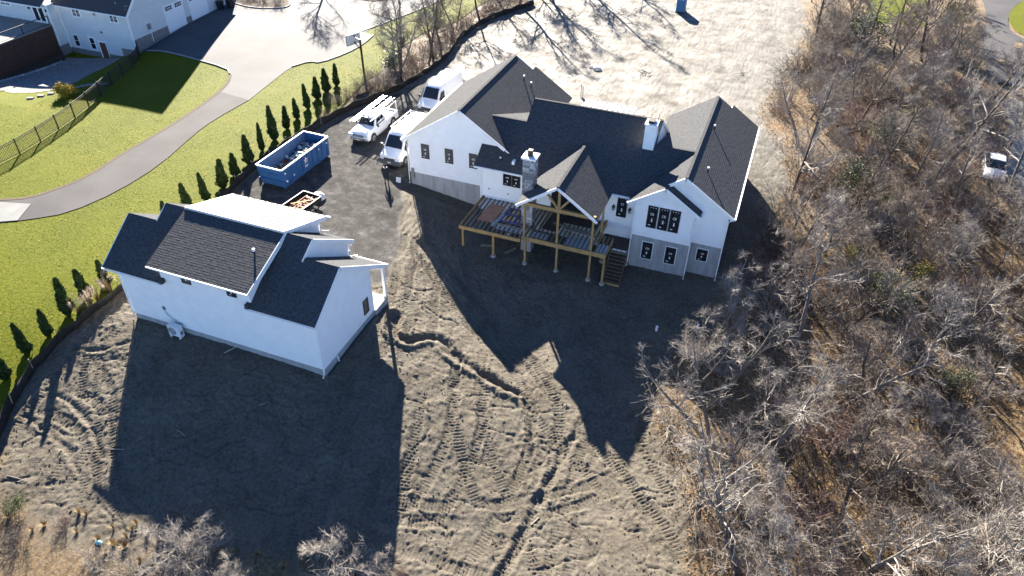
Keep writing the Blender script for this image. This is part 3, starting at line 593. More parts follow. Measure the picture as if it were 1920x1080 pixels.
for k in range(12): # white drainage sheets hung between joists
    a = -19.45+.055+.36*k; dp('drain_panel', 'drain_panel', a+.02, a+.26, 45.2 if k < 7 else 46.0, 46.72, .57, .60)
for k in (6, 7, 8, 9, 10, 11): a = -19.45+.055+.36*k; dp('drain_panel', 'drain_panel', a+.02, a+.26, 43.0, 43.75, .57, .60)
for k in range(4): a = -14.745+.335*(k+1); dp('drain_panel', 'drain_panel', a+.02, a+.25, 42.95, 43.7, .57, .60)
for k in range(9, 15): a = -14.745+.335*k; dp('drain_panel', 'drain_panel', a+.02, a+.255, 42.7, 44.3, .57, .60)
for k in range(3): a = -9.35+.27*k; dp('drain_panel', 'drain_panel', a+.02, a+.2, 42.7, 44.0, .57, .60)
for x in (-19.62, -17.12, -14.7, -12.2, -9.66, -8.6):
    yy = 42.34 if x < -15 else 42.75; gz = G(x, yy)
    dp('post', 'timber', x-.075, x+.075, yy-.075, yy+.075, gz+.05, .52)
    if x > -19: MB(DO).tube([(x, yy, gz-.2), (x, yy, gz+.14)], .19, 12).build('footing', 'footing', deck)
for x, y in ((-9.3, 45.2), (-12.2, 45.6), (-17.1, 45.6)):
    gz = G(x, y); dp('post', 'timber', x-.07, x+.07, y-.07, y+.07, gz+.05, .52); MB(DO).tube([(x, y, gz-.2), (x, y, gz+.12)], .19, 12).build('footing', 'footing', deck)
for x in (-14.8, -12.25, -9.66): dp('porch_post', 'timber', x-.075, x+.075, 42.62, 42.77, .75, 3.42)
dp('porch_post', 'timber', -9.6, -9.46, 45.0, 45.14, .75, 3.4)
dp('porch_beam', 'timber', -15.0, -9.5, 42.60, 42.79, 3.42, 3.70)
dp('king_post', 'timber', -12.34, -12.16, 42.62, 42.77, 3.70, 5.4)
for s in (-1, 1): MB(DO).bar((-12.25+s*.1, 42.69, 3.74), (-12.25+s*.95, 42.69, 4.8), .14, .14, up=(0, 1, 0)).build('brace', 'timber', deck)
# landing and stairs
dp('landing', 'plywood_dark', -9.6, -7.46, 45.0, 46.82, -.36, -.3); dp('landing_rim', 'timber_dark', -9.6, -7.46, 44.94, 45.0, -.55, -.28)
gz = G(-8, 43)
st = MB(DO)
for x in (-8.62, -7.34): st.bar((x, 44.98, -.42), (x, 43.05, gz+.12), .05, .3)
st.build('stringer', 'timber_dark', deck)
n = 9
for k in range(n):
    t = (k+.5)/n; y = 44.95+(43.05-44.95)*t; z = -.32+(gz+.1+.32)*t
    for q in range(2): dp('tread', 'timber_dark' if k else 'timber_grey', -8.6, -7.36, y-.115+q*.118, y-.005+q*.118, z, z+.04)
for q in range(3): dp('landing_board', 'drain_panel', -8.5+q*.36, -8.2+q*.36, 44.9, 45.05, -.295, -.25)
dp('bottom_rail', 'timber', -8.66, -7.3, 42.95, 43.04, gz+.0, gz+.16)
# things lying on the deck
tag(piece('plywood_sheet', 'plywood_red', None, (-18.2, 44.6, .785), (1.25, 2.5, .02), (0, 0, -.06)), 'reddish plywood sheet lying on the left deck joists', 'plywood')
sf = tag(empty('scaffold_frame', (-16.2, 44.6, .79)), 'blue steel scaffold frame lying on deck beside the stone chimney', 'scaffold')
for a, b in (((-.95,1.1,.05),(.9,1.1,.05)), ((-.95,-.75,.05),(.75,-.75,.05)), ((-.95,-.75,.05),(-.75,1.1,.05)), ((.2,-.75,.05),(.35,1.1,.05)), ((-.85,.2,.05),(.8,.25,.05))): MB().bar(a, b, .11, .09).build('tube', 'blue_steel', sf)
for k, (c, d, r, m, lb) in enumerate((((-16.6,43.3,.80),(2.6,.14,.045),-.12,'timber_grey','grey board lying across the left deck near its front beam'), ((-17.35,43.9,.80),(.3,2.0,.03),-.15,'debris_grey','pale grey panel strip lying beside the red plywood'),
    ((-11.6,44.9,.80),(3.4,.26,.05),-.12,'timber_grey','long grey plank lying across the porch joists'), ((-11.0,44.55,.80),(2.6,.2,.05),-.10,'timber_grey','shorter grey plank in front of the long one under porch roof'),
    ((-13.2,45.2,.79),(1.3,2.4,.025),-.05,'plywood_dark','dark plywood sheet under the porch next to stone chimney'), ((-11.3,46.0,.79),(2.6,1.1,.025),0,'plywood_dark','dark plywood sheet by the sliding doors under porch'))):
    tag(piece('plank' if d[1] < .4 else 'plywood_sheet', m, None, c, d, (0, 0, r)), lb, 'plank' if d[1] < .4 else 'plywood')
for (x, y, rz_) in ((-18.0,43.4,.4), (-16.2,43.6,1.1)):
    tag(piece('scrap_board', 'timber_grey', None, (x, y, G(x, y)+.06), (1.1, .24, .04), (0, .05, rz_)), 'scrap board on the ground below the deck, '+('nearer the left post' if x < -17 else 'right of the second post'), 'board')
# ------------------------------------------------------------------ the detached garage
GO = (-28.5, 28.5, 0)
gar = tag(empty('detached_garage', GO), 'detached white garage with charcoal shingles and white metal back dormer roof', 'garage')
gb = lambda name, m, *a: hb(name, m, *a, parent=gar, org=GO)
gbox = lambda name, m, *a: hbox(name, m, *a, parent=gar, org=GO)
e = lambda y: 3.85+.68*(y-25.4)
gb('wall', 'white_siding', [(25.6,.1),(31.7,.1),(31.7,3.6),(28.43,5.75),(25.6,3.85)], 'x', -35.65, -21.3)
gb('wall', 'white_siding', [(26.0,.1),(33.15,.1),(33.15,4.0),(29.45,6.4),(26.0,4.05)], 'x', -34.1, -23.62)
gb('wall', 'white_siding', [(25.61,3.5),(33.1,3.5),(33.1,5.28),(29.45,6.6),(25.61,4.98)], 'x', -32.15, -25.62)
gbox('foundation', 'concrete', -35.62, -21.33, 25.63, 31.67, -1.6, .098)
gbox('foundation', 'concrete', -35.62, -21.2, 31.7, 33.3, -1.0, .06)
Rg = lambda a, b, dd, **k: roof(gar, a, b, dd, GO, **k)
Rg((-36.5,25.3,e(25.3)), (-34.22,25.3,e(25.3)), (-36.5,28.43,e(28.43))); Rg((-34.22,33.6,2.55), (-36.5,33.6,2.55), (-34.22,28.43,e(28.43)))
Rg((-34.22,25.3,e(25.3)), (-31.9,25.3,e(25.3)), (-34.22,29.45,e(29.45))); Rg((-31.9,33.55,3.95), (-34.22,33.55,3.95), (-31.9,29.45,e(29.45)))
Rg((-25.9,25.3,e(25.3)), (-23.5,25.3,e(25.3)), (-25.9,29.45,e(29.45))); Rg((-23.5,33.55,3.95), (-25.6,33.55,3.95), (-23.5,29.45,e(29.45)))
Rg((-23.5,25.3,e(25.3)), (-21.12,25.3,e(25.3)), (-23.5,28.43,e(28.43))); Rg((-21.12,33.6,2.55), (-23.62,33.6,2.55), (-21.12,28.43,e(28.43)))
Rg((-32.55,25.2,5.03), (-25.3,25.2,5.03), (-32.55,29.42,6.70), th=.2)
# white standing seam roof on the back of the dormer
for k in range(16):
    x0 = -32.6+k*.457
    MB(GO).hexa([(x0,29.36,6.66),(x0+.44,29.36,6.66),(x0+.44,33.5,5.33),(x0,33.5,5.33)], [(x0,29.36,6.76),(x0+.44,29.36,6.76),(x0+.44,33.5,5.40),(x0,33.5,5.40)]).build('roof_panel', 'metal_roof', gar)
    MB(GO).bar((x0+.448,29.36,6.78), (x0+.448,33.5,5.42), .045, .05).build('roof_seam', 'seam_shadow_line', gar)
gbox('ridge_flashing', 'metal_roof', -32.62, -25.26, 29.26, 29.44, 6.62, 6.80)
def grake(p, q, w=.26, t=.045, m='white_trim'): MB(GO).bar(p, q, t, w).build('rake_board', m, gar)
grake((-25.27,25.2,4.92), (-25.27,29.42,6.55), .34); grake((-32.58,25.2,4.92), (-32.58,29.42,6.55), .24, m='shingle')
grake((-25.25,29.36,6.68), (-25.25,33.5,5.27), .26); grake((-21.1,28.43,5.78), (-21.1,33.6,2.45), .26); grake((-21.1,25.3,e(25.3)-.1), (-21.1,28.43,e(28.43)-.1), .2)
grake((-23.48,29.45,e(29.45)-.14), (-23.48,33.55,3.82), .26); grake((-23.48,28.2,e(28.2)+.02), (-23.48,29.45,e(29.45)-.1), .2)
grake((-36.53,25.3,e(25.3)-.1), (-36.53,28.43,e(28.43)-.1), .2); grake((-34.25,28.4,e(28.4)-.05), (-34.25,29.45,e(29.45)-.1), .2)
for a, b in (((-36.5,25.22,3.72),(-31.9,25.22,3.72)), ((-25.9,25.22,3.72),(-21.12,25.22,3.72)), ((-32.55,25.14,4.98),(-25.3,25.14,4.98)), ((-23.6,33.66,2.5),(-21.1,33.66,2.5)), ((-25.3,33.58,5.3),(-25.0,33.58,5.3))):
    MB(GO).bar(a, b, .06, .1).build('gutter', 'white_trim', gar)
for a, b in (((-32.15,25.6,3.8), (-31.88,25.3,3.8)), ((-25.62,25.6,3.8), (-25.9,25.3,3.8))):
    MB(GO).box(min(a[0],b[0]), max(a[0],b[0]), 25.3, 25.62, 3.72, 3.98).build('dormer_cheek_trim', 'shingle', gar)
for (xa, ya) in ((-21.28,25.52), (-35.68,25.55)): MB(GO).tube([(xa,ya,3.7),(xa,ya,.0),(xa,ya-.2,-.35)], .05, 6).build('downspout', 'white_trim', gar)
for pts in ([(-23.52,33.3,3.7),(-23.52,33.0,3.3),(-23.52,33.0,2.95),(-23.3,33.5,2.8)], [(-25.5,33.3,5.1),(-25.5,33.05,4.8),(-25.5,33.05,4.45),(-25.2,33.4,4.3)]): MB(GO).tube(pts, .045, 6).build('downspout', 'white_trim', gar)
for x in (-30.5, -27.22): window(gar, GO, x, x+.66, 25.6, 4.1, 4.93, 'glass_film' if x < -29 else 'glass_dark', stick=1 if x < -29 else 2)
window(gar, GO, 30.45, 31.05, -21.3, .55, 1.68, 'glass_film', stick=0, face='x', sgn=1)
for x in (-21.35, -23.4): gbox('porch_post', 'white_trim', x-.09, x+.09, 33.2, 33.38, .06, 2.5)
v = MB(GO).tube([(-26.35,27.6,5.85),(-26.35,27.6,6.2)], .06, 8).build('vent_pipe', 'soot_black', gar); MB(GO).tube([(-26.35,27.6,6.2),(-26.35,27.6,6.36)], .085, 8).build('vent_cap', 'pipe_white', v)
for q in range(3):  # overhead doors on the drive side
    dd = gbox('garage_door', 'white_trim', -32.0+q*2.6, -29.7+q*2.6, 33.14, 33.2, .1, 2.4)
gbox('disconnect_box', 'grille_grey', -32.88, -32.72, 25.52, 25.6, 1.28, 1.5)
MB(GO).tube([(-32.8,25.56,1.28),(-32.7,25.55,.95),(-32.35,25.5,.72),(-32.0,25.5,.62),(-31.75,25.5,.42),(-31.68,25.48,.1)], .022, 6).build('line_set', 'grille_grey', gar)
MB(GO).tube([(-27.6,25.58,.02),(-27.75,25.35,-.15),(-28.2,25.0,-.36),(-28.6,24.75,-.52),(-28.9,24.55,-.6)], .018, 5).build('loose_cable', 'rope', gar)
MB(GO).tube([(-21.26,26.97,.12),(-21.2,26.97,-.1),(-21.15,26.95,-.32)], .035, 6).build('outlet_pipe', 'pipe_white', gar)
# heat pump beside the garage
zb = min(G(-32.4,25.1), G(-31.6,25.1))
ac = tag(empty('heat_pump', (-32.0, 25.2, zb)), 'white outdoor heat pump unit against the back wall of the garage', 'heat pump')
MB().box(-.45, .45, -.17, .17, .14, .92).build('casing', 'ac_white', ac)
MB().tube([(-.12,-.185,.52),(-.12,-.165,.52)], .3, 24).build('fan_guard', 'grille_grey', ac)
for k in range(5): r = .06+.055*k; MB().tube([(-.12+r*math.cos(a), -.195, .52+r*math.sin(a)) for a in np.linspace(0, 2*math.pi, 25)], .006, 4).build('guard_ring', 'ac_white', ac)
for x in (-.35, .35): MB().box(x-.05, x+.05, -.2, .2, -.1, .14).build('foot', 'ac_white', ac)
MB().box(.452, .47, -.1, .1, .3, .55).build('valve_cover', 'grille_grey', ac)
# ------------------------------------------------------------------ the neighbouring house
NO = (-76, 66, 0)
nb = tag(empty('neighbour_house', NO), 'pale two-storey neighbouring house with white garage doors at top left', 'house')
nb_ = lambda name, m, *a, parent=None: hb(name, m, *a, parent=parent or nb, org=NO)
nbx = lambda name, m, *a, parent=None: hbox(name, m, *a, parent=parent or nb, org=NO)
nbx('wall', 'vinyl_pale', -78.5, -68.4, 61.5, 79.5, -.66, 4.45); nbx('wall', 'vinyl_pale', -104, -78.5, 60.2, 79, -.1, 4.5)
nbx('foundation', 'brick_base', -78.45, -68.44, 61.54, 79.4, -2.4, -.66); nbx('foundation', 'brick_base', -103, -78.55, 60.25, 79, -2.4, -.1)
nbx('foundation', 'brick_base', -70.6, -68.36, 61.46, 66.8, -1.2, .35)
nb_('wall', 'vinyl_pale', [(61.5,4.4),(79.5,4.4),(70.3,12.8)], 'x', -71, -68.5)
for z in np.arange(-.5, 4.4, .3):   # clapboard shadow lines as thin laps
    MB(NO).box(-78.5, -68.4, 61.485, 61.5, z, z+.02).build('clapboard_lap', 'vinyl_pale', nb); MB(NO).box(-68.4, -68.385, 61.5, 79.4, z+.9, z+.92).build('clapboard_lap', 'vinyl_pale', nb)
roof(nb, (-78.9,61.05,4.32), (-67.95,61.05,4.32), (-78.9,70.3,13.1), NO, m='shingle_old', course=.3, tab=.5)
roof(nb, (-67.95,79.6,4.32), (-78.9,79.6,4.32), (-67.95,70.3,13.1), NO, m='shingle_old', course=.6, tab=1.)
roof(nb, (-104,59.8,4.35), (-79.0,59.8,4.35), (-104,69,10.6), NO, m='shingle_old', course=.3, tab=.5)
MB(NO).bar((-67.93,61.0,4.2), (-67.93,70.3,12.95), .05, .28).build('rake_board', 'white_trim', nb); MB(NO).bar((-78.92,61.0,4.2), (-78.92,70.3,12.95), .05, .28).build('rake_board', 'white_trim', nb)
MB(NO).bar((-78.9,61.0,4.25), (-67.95,61.0,4.25), .1, .12).build('gutter', 'white_trim', nb); MB(NO).bar((-104,59.75,4.28), (-79,59.75,4.28), .1, .12).build('gutter', 'white_trim', nb)
for (x, y) in ((-68.38,61.46), (-78.47,61.46), (-78.5,60.16)): nbx('corner_board', 'white_trim', x-.1, x+.06, y-.04, y+.1, -.66 if y > 61 else -.1, 4.35)
def nwin(x0, x1, z0, z1, y=61.5, split='v'):
    w = window(nb, NO, x0, x1, y, z0, z1, 'glass_white', trim=.11, stick=0)
    cx, cz = (x0+x1)/2, (z0+z1)/2
    if split == 'v':
        nbx('mullion', 'white_trim', cx-.06, cx+.06, y-.05, y-.02, z0, z1, parent=w)
        for q in (.25, .75): nbx('muntin', 'white_trim', x0+(x1-x0)*q-.012, x0+(x1-x0)*q+.012, y-.04, y-.02, z0, z1, parent=w)
    nbx('muntin', 'white_trim', x0, x1, y-.04, y-.02, cz-.02, cz+.02, parent=w)
nwin(-76.4, -75.3, 3.2, 4.05); nwin(-70.95, -69.9, 3.28, 4.1); nwin(-77.6, -76.85, -.4, .95, split='h'); nwin(-75.2, -74.45, -.4, .95, split='h')
d_ = nbx('door', 'door_red', -73.75, -72.85, 61.42, 61.5, -1.5, .6); MB(NO).tube([(-72.95,61.38,-.5),(-72.95,61.42,-.5)], .04, 6).build('handle', 'chrome', d_)
nbx('door_casing', 'white_trim', -73.95, -73.75, 61.43, 61.5, -1.5, .75); nbx('door_casing', 'white_trim', -72.85, -72.75, 61.43, 61.5, -1.5, .75); nbx('door_casing', 'white_trim', -73.75, -72.85, 61.43, 61.5, .6, .75)
fw = nbx('french_door', 'white_trim', -80.9, -78.95, 60.12, 60.2, 2.5, 4.25)
for x in (-80.7, -79.85): nbx('pane', 'glass_dark', x, x+.6, 60.1, 60.125, 2.6, 4.1, parent=fw)
nwin(-85.6, -84.2, 3.75, 4.25, y=60.2)
for x in (-81.3, -78.75): nbx('wall_light', 'black_metal', x-.08, x+.08, 60.05, 60.2, 3.75, 4.0)
for x, z in ((-73.1, 3.75), (-72.9, 1.75)): nbx('wall_light', 'grille_grey', x-.1, x+.1, 61.35, 61.5, z, z+.18)
# garage doors on the drive side
for y0 in (66.85, 70.95):
    gd_ = nbx('garage_door', 'white_trim', -68.4, -68.34, y0, y0+3.15, .75, 3.72)
    for k in range(4): nbx('door_panel', 'white_trim', -68.34, -68.32, y0+.08, y0+3.07, .82+k*.56, 1.32+k*.56, parent=gd_)
    for (a, b) in ((.25, 1.3), (1.85, 2.9)):
        w = nbx('door_window', 'glass_dark', -68.34, -68.315, y0+a, y0+b, 3.1, 3.55, parent=gd_)
        for q in range(1, 4): yy = y0+a+(b-a)*q/4; nbx('muntin', 'white_trim', -68.32, -68.305, yy-.02, yy+.02, 3.1, 3.55, parent=gd_)
        nbx('muntin', 'white_trim', -68.32, -68.305, y0+a, y0+b, 3.31, 3.345, parent=gd_)
for (a, b, z1) in ((61.5, 66.8, 1.5), (70.05, 70.9, 1.5)): nbx('stone_veneer', 'brick_base', -68.42, -68.32, a, b, -.3, z1)
nbx('meter_box', 'galvanised', -68.4, -68.25, 63.9, 64.3, 2.0, 2.6); MB(NO).tube([(-68.28,64.15,2.0),(-68.28,64.15,.6)], .04, 6).build('conduit', 'pipe_white', nb)
v = MB(NO).tube([(-70.4,63,5.6),(-70.4,63,6.2)], .06, 6).build('vent_pipe', 'pipe_white', nb); MB(NO).tube([(-70.4,62.4,5.4),(-70.0,62.0,5.25)], .04, 6).build('vent_pipe', 'pipe_white', nb)
# neighbour's raised deck
ND = (-82, 54, -1)
nd = tag(empty('raised_deck', ND), "raised deck with dark brown boarded skirt and railings on the neighbouring house", 'deck')
q_ = lambda name, m, *a, parent=None: hbox(name, m, *a, parent=parent or nd, org=ND)
q_('deck_floor', 'deck_grey', -96, -78.7, 49.5, 60.15, 2.2, 2.34); q_('deck_floor', 'deck_grey', -96, -79.0, 42, 49.4, 1.2, 1.32)
for k in range(26): q_('skirt_board', 'brown_board', -78.72, -78.66, 49.5+k*.41, 49.89+k*.41, -1.9, 2.2)
for k in range(18): q_('skirt_board', 'brown_board', -79.02, -78.96, 42+k*.41, 42.39+k*.41, -1.9, 1.2)
for k in range(40): q_('skirt_board', 'brown_board', -95.9+k*.42, -95.5+k*.42, 49.4, 49.46, 1.3, 2.2)
for y in (49.6, 53, 56.5, 60.0): q_('railing_post', 'black_metal', -78.78, -78.7, y-.04, y+.04, 2.34, 3.35)
for x in (-82, -85.5, -89): q_('railing_post', 'black_metal', x-.04, x+.04, 49.56, 49.64, 2.34, 3.35)
for y in (42.1, 45.5, 49): q_('railing_post', 'black_metal', -79.08, -79.0, y-.04, y+.04, 1.32, 2.3)
q_('top_rail', 'white_trim', -96, -78.7, 49.55, 49.65, 3.32, 3.38); q_('top_rail', 'white_trim', -78.78, -78.69, 49.65, 53, 3.32, 3.38); q_('top_rail', 'black_metal', -78.78, -78.69, 53, 60.0, 3.32, 3.38); q_('top_rail', 'white_trim', -79.08, -78.99, 42, 49.2, 2.28, 2.34)
q_('bottom_rail', 'black_metal', -78.76, -78.72, 49.6, 60.0, 2.45, 2.5)
q_('planter_strip', 'mulch', -78.6, -77.6, 43, 59.5, -1.9, -.85)
for k in range(34):
    y = 43.5+k*.46; tag(piece('edging_stone', random.choice(['stone_a', 'stone_c']), nd, (-77.5, y, H(-77.5, y)+.06), (.3, .36, .2), (0, 0, random.uniform(-.2, .2)), org=ND), '', '') if False else piece('edging_stone', random.choice(['stone_a', 'stone_c']), nd, (-77.5, y, H(-77.5, y)+.06), (.3, .36, .2), (0, 0, random.uniform(-.2, .2)), org=ND)
# ------------------------------------------------------------------ vehicles
def sec(y, hb_, ht, z0, z1, r=.12, n=4, crown=.04):
    """rounded body cross-section at y: half width hb_ at the waist, ht at the top"""
    pts = [(-hb_+.04, z0), (-hb_, z0+.12*(z1-z0)), (-hb_, z0+.45*(z1-z0))]
    for k in range(n+1):
        a = math.pi-k*math.pi/2/n; pts.append((-(ht-r)+r*math.cos(a), z1-r+r*math.sin(a)-crown*0))
    pts.append((0, z1+crown))
    m = [(-x, z) for x, z in pts[:-1]][::-1]
    return [(x, y, z) for x, z in pts+m]
def wheel(parent, x, y, r=.37, w=.24):
    t = MB().tube([(x-w/2, y, r), (x-w/2+.03, y, r), (x+w/2-.03, y, r), (x+w/2, y, r)], [r-.05, r, r, r-.05], 22).build('wheel', 'tyre', parent, True)
    s = 1 if x > 0 else -1
    rim = MB().tube([(x+s*(w/2-.06), y, r), (x+s*(w/2+.006), y, r)], r*.64, 18).build('rim', 'rim', t, True)
    hub = MB()
    for k in range(5): a = k*2*math.pi/5; hub.bar((x+s*(w/2+.01), y, r), (x+s*(w/2+.01), y+math.cos(a)*r*.58, r+math.sin(a)*r*.58), .03, .05, up=(1, 0, 0))
    hub.build('rim_spokes', 'chrome', t)
def van(name, loc, rz, label, rack=True):
    t = tag(empty(name, loc, rz), label, 'van', 'white vans parked by the house')
    b = MB().loft([sec(0, .80, .72, .42, .92, .08), sec(.06, .96, .90, .34, 1.08, .1), sec(.45, 1.01, .94, .30, 1.27, .12), sec(.82, 1.02, .95, .30, 1.40, .12), sec(1.22, 1.02, .90, .30, 1.98, .12),
        sec(1.58, 1.02, .86, .30, 2.36, .14), sec(1.95, 1.02, .88, .30, 2.52, .14), sec(2.5, 1.02, .90, .30, 2.58, .14), sec(5.85, 1.02, .90, .32, 2.57, .14), sec(5.98, .98, .86, .36, 2.50, .14)]).build('body', 'car_white', t, True, 42)
    MB().loft([sec(-.05, .82, .80, .30, .72, .08, crown=.0), sec(.02, .99, .97, .28, .74, .08, crown=0), sec(.5, 1.035, 1.0, .28, .70, .08, crown=0)]).build('bumper', 'bumper_grey', t, True)
    ws = [(-.80,.86,1.50), (.80,.86,1.50), (.70,1.52,2.33), (-.70,1.52,2.33)]
    MB().hexa([(x, y+.06, z-.05) for x, y, z in ws], [(x, y-.035, z+.035) for x, y, z in ws]).build('windshield', 'car_glass', t)
    for s in (-1, 1):
        MB().hexa([(s*.97,1.02,1.42),(s*.97,2.0,1.42),(s*.90,2.0,2.05),(s*.90,1.45,2.05)], [(s*1.035,1.02,1.42),(s*1.035,2.0,1.42),(s*.965,2.0,2.08),(s*.965,1.45,2.08)]).build('side_window', 'car_glass', t)
        MB().hexa([(s*.62,.02,.86),(s*.92,.12,.86),(s*.90,.16,1.14),(s*.66,.09,1.10)], [(s*.64,-.05,.88),(s*.985,.08,.88),(s*.975,.2,1.18),(s*.68,.02,1.12)]).build('headlight', 'headlight', t)
        m = MB().bar((s*1.0,1.05,1.5), (s*1.17,1.0,1.52), .06).build('mirror', 'car_plastic', t); MB().box(s*1.2-.08, s*1.2+.08, .93, 1.06, 1.38, 1.68).build('mirror_glass', 'car_plastic', m)
        MB().box(min(s*1.02, s*1.045), max(s*1.02, s*1.045), .9, 5.5, .52, .62).build('side_moulding', 'bumper_grey', t)
        MB().tube([(s*1.0,1.0,.37),(s*1.035,1.0,.37)], .47, 20).build('wheel_arch', 'car_plastic', t); MB().tube([(s*1.0,4.75,.37),(s*1.035,4.75,.37)], .45, 20).build('wheel_arch', 'car_plastic', t)
        for y in (1.0, 4.75): wheel(t, s*.93, y)
    gr = MB().box(-.52, .52, -.055, .02, .74, .92).build('grille', 'car_plastic', t)
    for k in range(3): MB().box(-.5, .5, -.065, -.05, .76+k*.055, .775+k*.055).build('grille_bar', 'bumper_grey', gr)
    MB().box(-.16, .16, -.09, -.05, .48, .60).build('number_plate', 'plate', t); MB().tube([(0,-.07,.90),(0,-.04,.90)], .06, 10).build('badge', 'chrome', t)
    for x in np.linspace(-.68, .68, 7): MB().box(x-.035, x+.035, 2.4, 5.7, 2.60, 2.622).build('roof_rib', 'car_white', t)
    if rack:
        rk = MB()
        for s in (-1, 1): rk.bar((s*.84,2.1,2.78), (s*.84,5.8,2.78), .05)
        for y in (2.2, 3.4, 4.6, 5.7): rk.bar((-.88,y,2.76), (.88,y,2.76), .045); [rk.bar((s*.84,y,2.52), (s*.84,y,2.78), .04) for s in (-1, 1)]
        rk.build('roof_rack', 'white_trim', t)
    else:
        MB().box(-.5, .5, 3.0, 5.4, 2.62, 2.66).build('roof_panel', 'ac_white', t)
    return t
van('cargo_van', (-29.55, 49.15, 0.0), -.02, 'white high-roof van nosing out past the left corner of the new house')
van('cargo_van', (-30.85, 59.0, .28), -.05, 'white high-roof van farther back, half hidden by the roof', rack=False)
def pickup(loc, rz):
    t = tag(empty('pickup_truck', loc, rz), 'white pickup truck with ladders on its rack beside the blue dumpster', 'pickup truck')
    MB().loft([sec(0, .86, .82, .48, .96, .1), sec(.06, .95, .92, .42, 1.06, .1), sec(.35, .99, .95, .40, 1.16, .14), sec(1.35, 1.0, .93, .40, 1.24, .14), sec(1.62, 1.0, .94, .40, 1.22, .08), sec(3.55, 1.0, .96, .40, 1.14, .06)]).build('body', 'car_white', t, True, 42)
    MB().loft([sec(1.42, .90, .86, 1.0, 1.20, .05), sec(2.0, .90, .74, 1.0, 1.84, .1), sec(2.25, .90, .72, 1.0, 1.93, .1), sec(3.2, .90, .73, 1.0, 1.92, .1), sec(3.5, .90, .80, 1.0, 1.6, .08)]).build('cab', 'car_white', t, True, 42)
    ws = [(-.80,1.50,1.27), (.80,1.50,1.27), (.66,2.0,1.82), (-.66,2.0,1.82)]
    MB().hexa([(x, y+.06, z-.06) for x, y, z in ws], [(x, y-.03, z+.03) for x, y, z in ws]).build('windshield', 'car_glass', t)
    bed = MB().box(-.98, -.88, 3.56, 5.72, .5, 1.16).box(.88, .98, 3.56, 5.72, .5, 1.16).box(-.88, .88, 3.56, 3.66, .5, 1.14).box(-.88, .88, 5.64, 5.74, .5, 1.14).box(-.88, .88, 3.66, 5.64, .5, .66).build('bed', 'car_white', t)
    MB().box(-.84, .84, 3.7, 5.6, .9, 1.0).build('tool_tray', 'ac_white', t)
    for s in (-1, 1):
        MB().hexa([(s*.88,1.78,1.25),(s*.88,2.62,1.25),(s*.74,2.62,1.75),(s*.74,2.1,1.75)], [(s*.925,1.78,1.25),(s*.925,2.62,1.25),(s*.80,2.62,1.79),(s*.80,2.12,1.79)]).build('side_window', 'car_glass', t)
        MB().hexa([(s*.88,2.7,1.25),(s*.88,3.25,1.25),(s*.74,3.15,1.75),(s*.74,2.7,1.75)], [(s*.925,2.7,1.25),(s*.925,3.25,1.25),(s*.80,3.15,1.79),(s*.80,2.7,1.79)]).build('side_window', 'car_glass', t)
        MB().box(min(s*.58,s*.93), max(s*.58,s*.93), -.02, .1, .84, 1.02).build('headlight', 'headlight', t)
        m = MB().bar((s*.95,1.75,1.32), (s*1.12,1.72,1.34), .05).build('mirror', 'car_plastic', t); MB().box(s*1.14-.08, s*1.14+.08, 1.66, 1.76, 1.22, 1.46).build('mirror_glass', 'car_plastic', m)
        MB().box(min(s*1.0,s*1.1), max(s*1.0,s*1.1), 1.5, 3.5, .38, .44).build('running_board', 'chrome', t)
        for y in (.98, 4.62):
            MB().tube([(s*.97,y,.42),(s*1.012,y,.42)], .5, 20).build('wheel_arch', 'car_plastic', t); wheel(t, s*.89, y, .41, .27)
    MB().box(-.56, .56, -.03, .04, .76, 1.0).build('grille', 'grille_grey', t); MB().loft([sec(-.1, .80, .78, .46, .68, .05, crown=0), sec(.1, .97, .95, .44, .70, .05, crown=0)]).build('bumper', 'chrome', t, True)
    MB().box(-.16, .16, -.12, -.09, .52, .63).build('number_plate', 'plate', t)
    rk = MB()
    for s in (-1, 1):
        rk.bar((s*.86,.9,2.06), (s*.86,5.7,2.06), .05)
        for y in (3.62, 5.62): rk.bar((s*.9,y,1.15), (s*.86,y,2.06), .06)
    for y in (1.6, 3.62, 5.62): rk.bar((-.88,y,2.02), (.88,y,2.02), .05)
    rk.build('ladder_rack', 'white_trim', t)
    return t
pickup((-34.1, 51.75, .06), -.01)
for k, (x, lb) in enumerate(((-34.62, 'aluminium extension ladder on the outer side of the pickup rack'), (-33.72, 'shorter aluminium ladder on the inner side of the pickup rack'))):
    L_ = 6.1 if k == 0 else 4.6; y0 = 51.9 if k == 0 else 53.3
    ld = tag(empty('ladder', (x, y0, 2.19)), lb, 'ladder', 'ladders on the pickup')
    for s in (-.2, .2): MB().bar((s,0,0), (s,L_,0), .05, .09).build('rail', 'galvanised', ld)
    for q in range(int(L_/.3)): MB().bar((-.2,.2+q*.3,0), (.2,.2+q*.3,0), .04).build('rung', 'galvanised', ld)
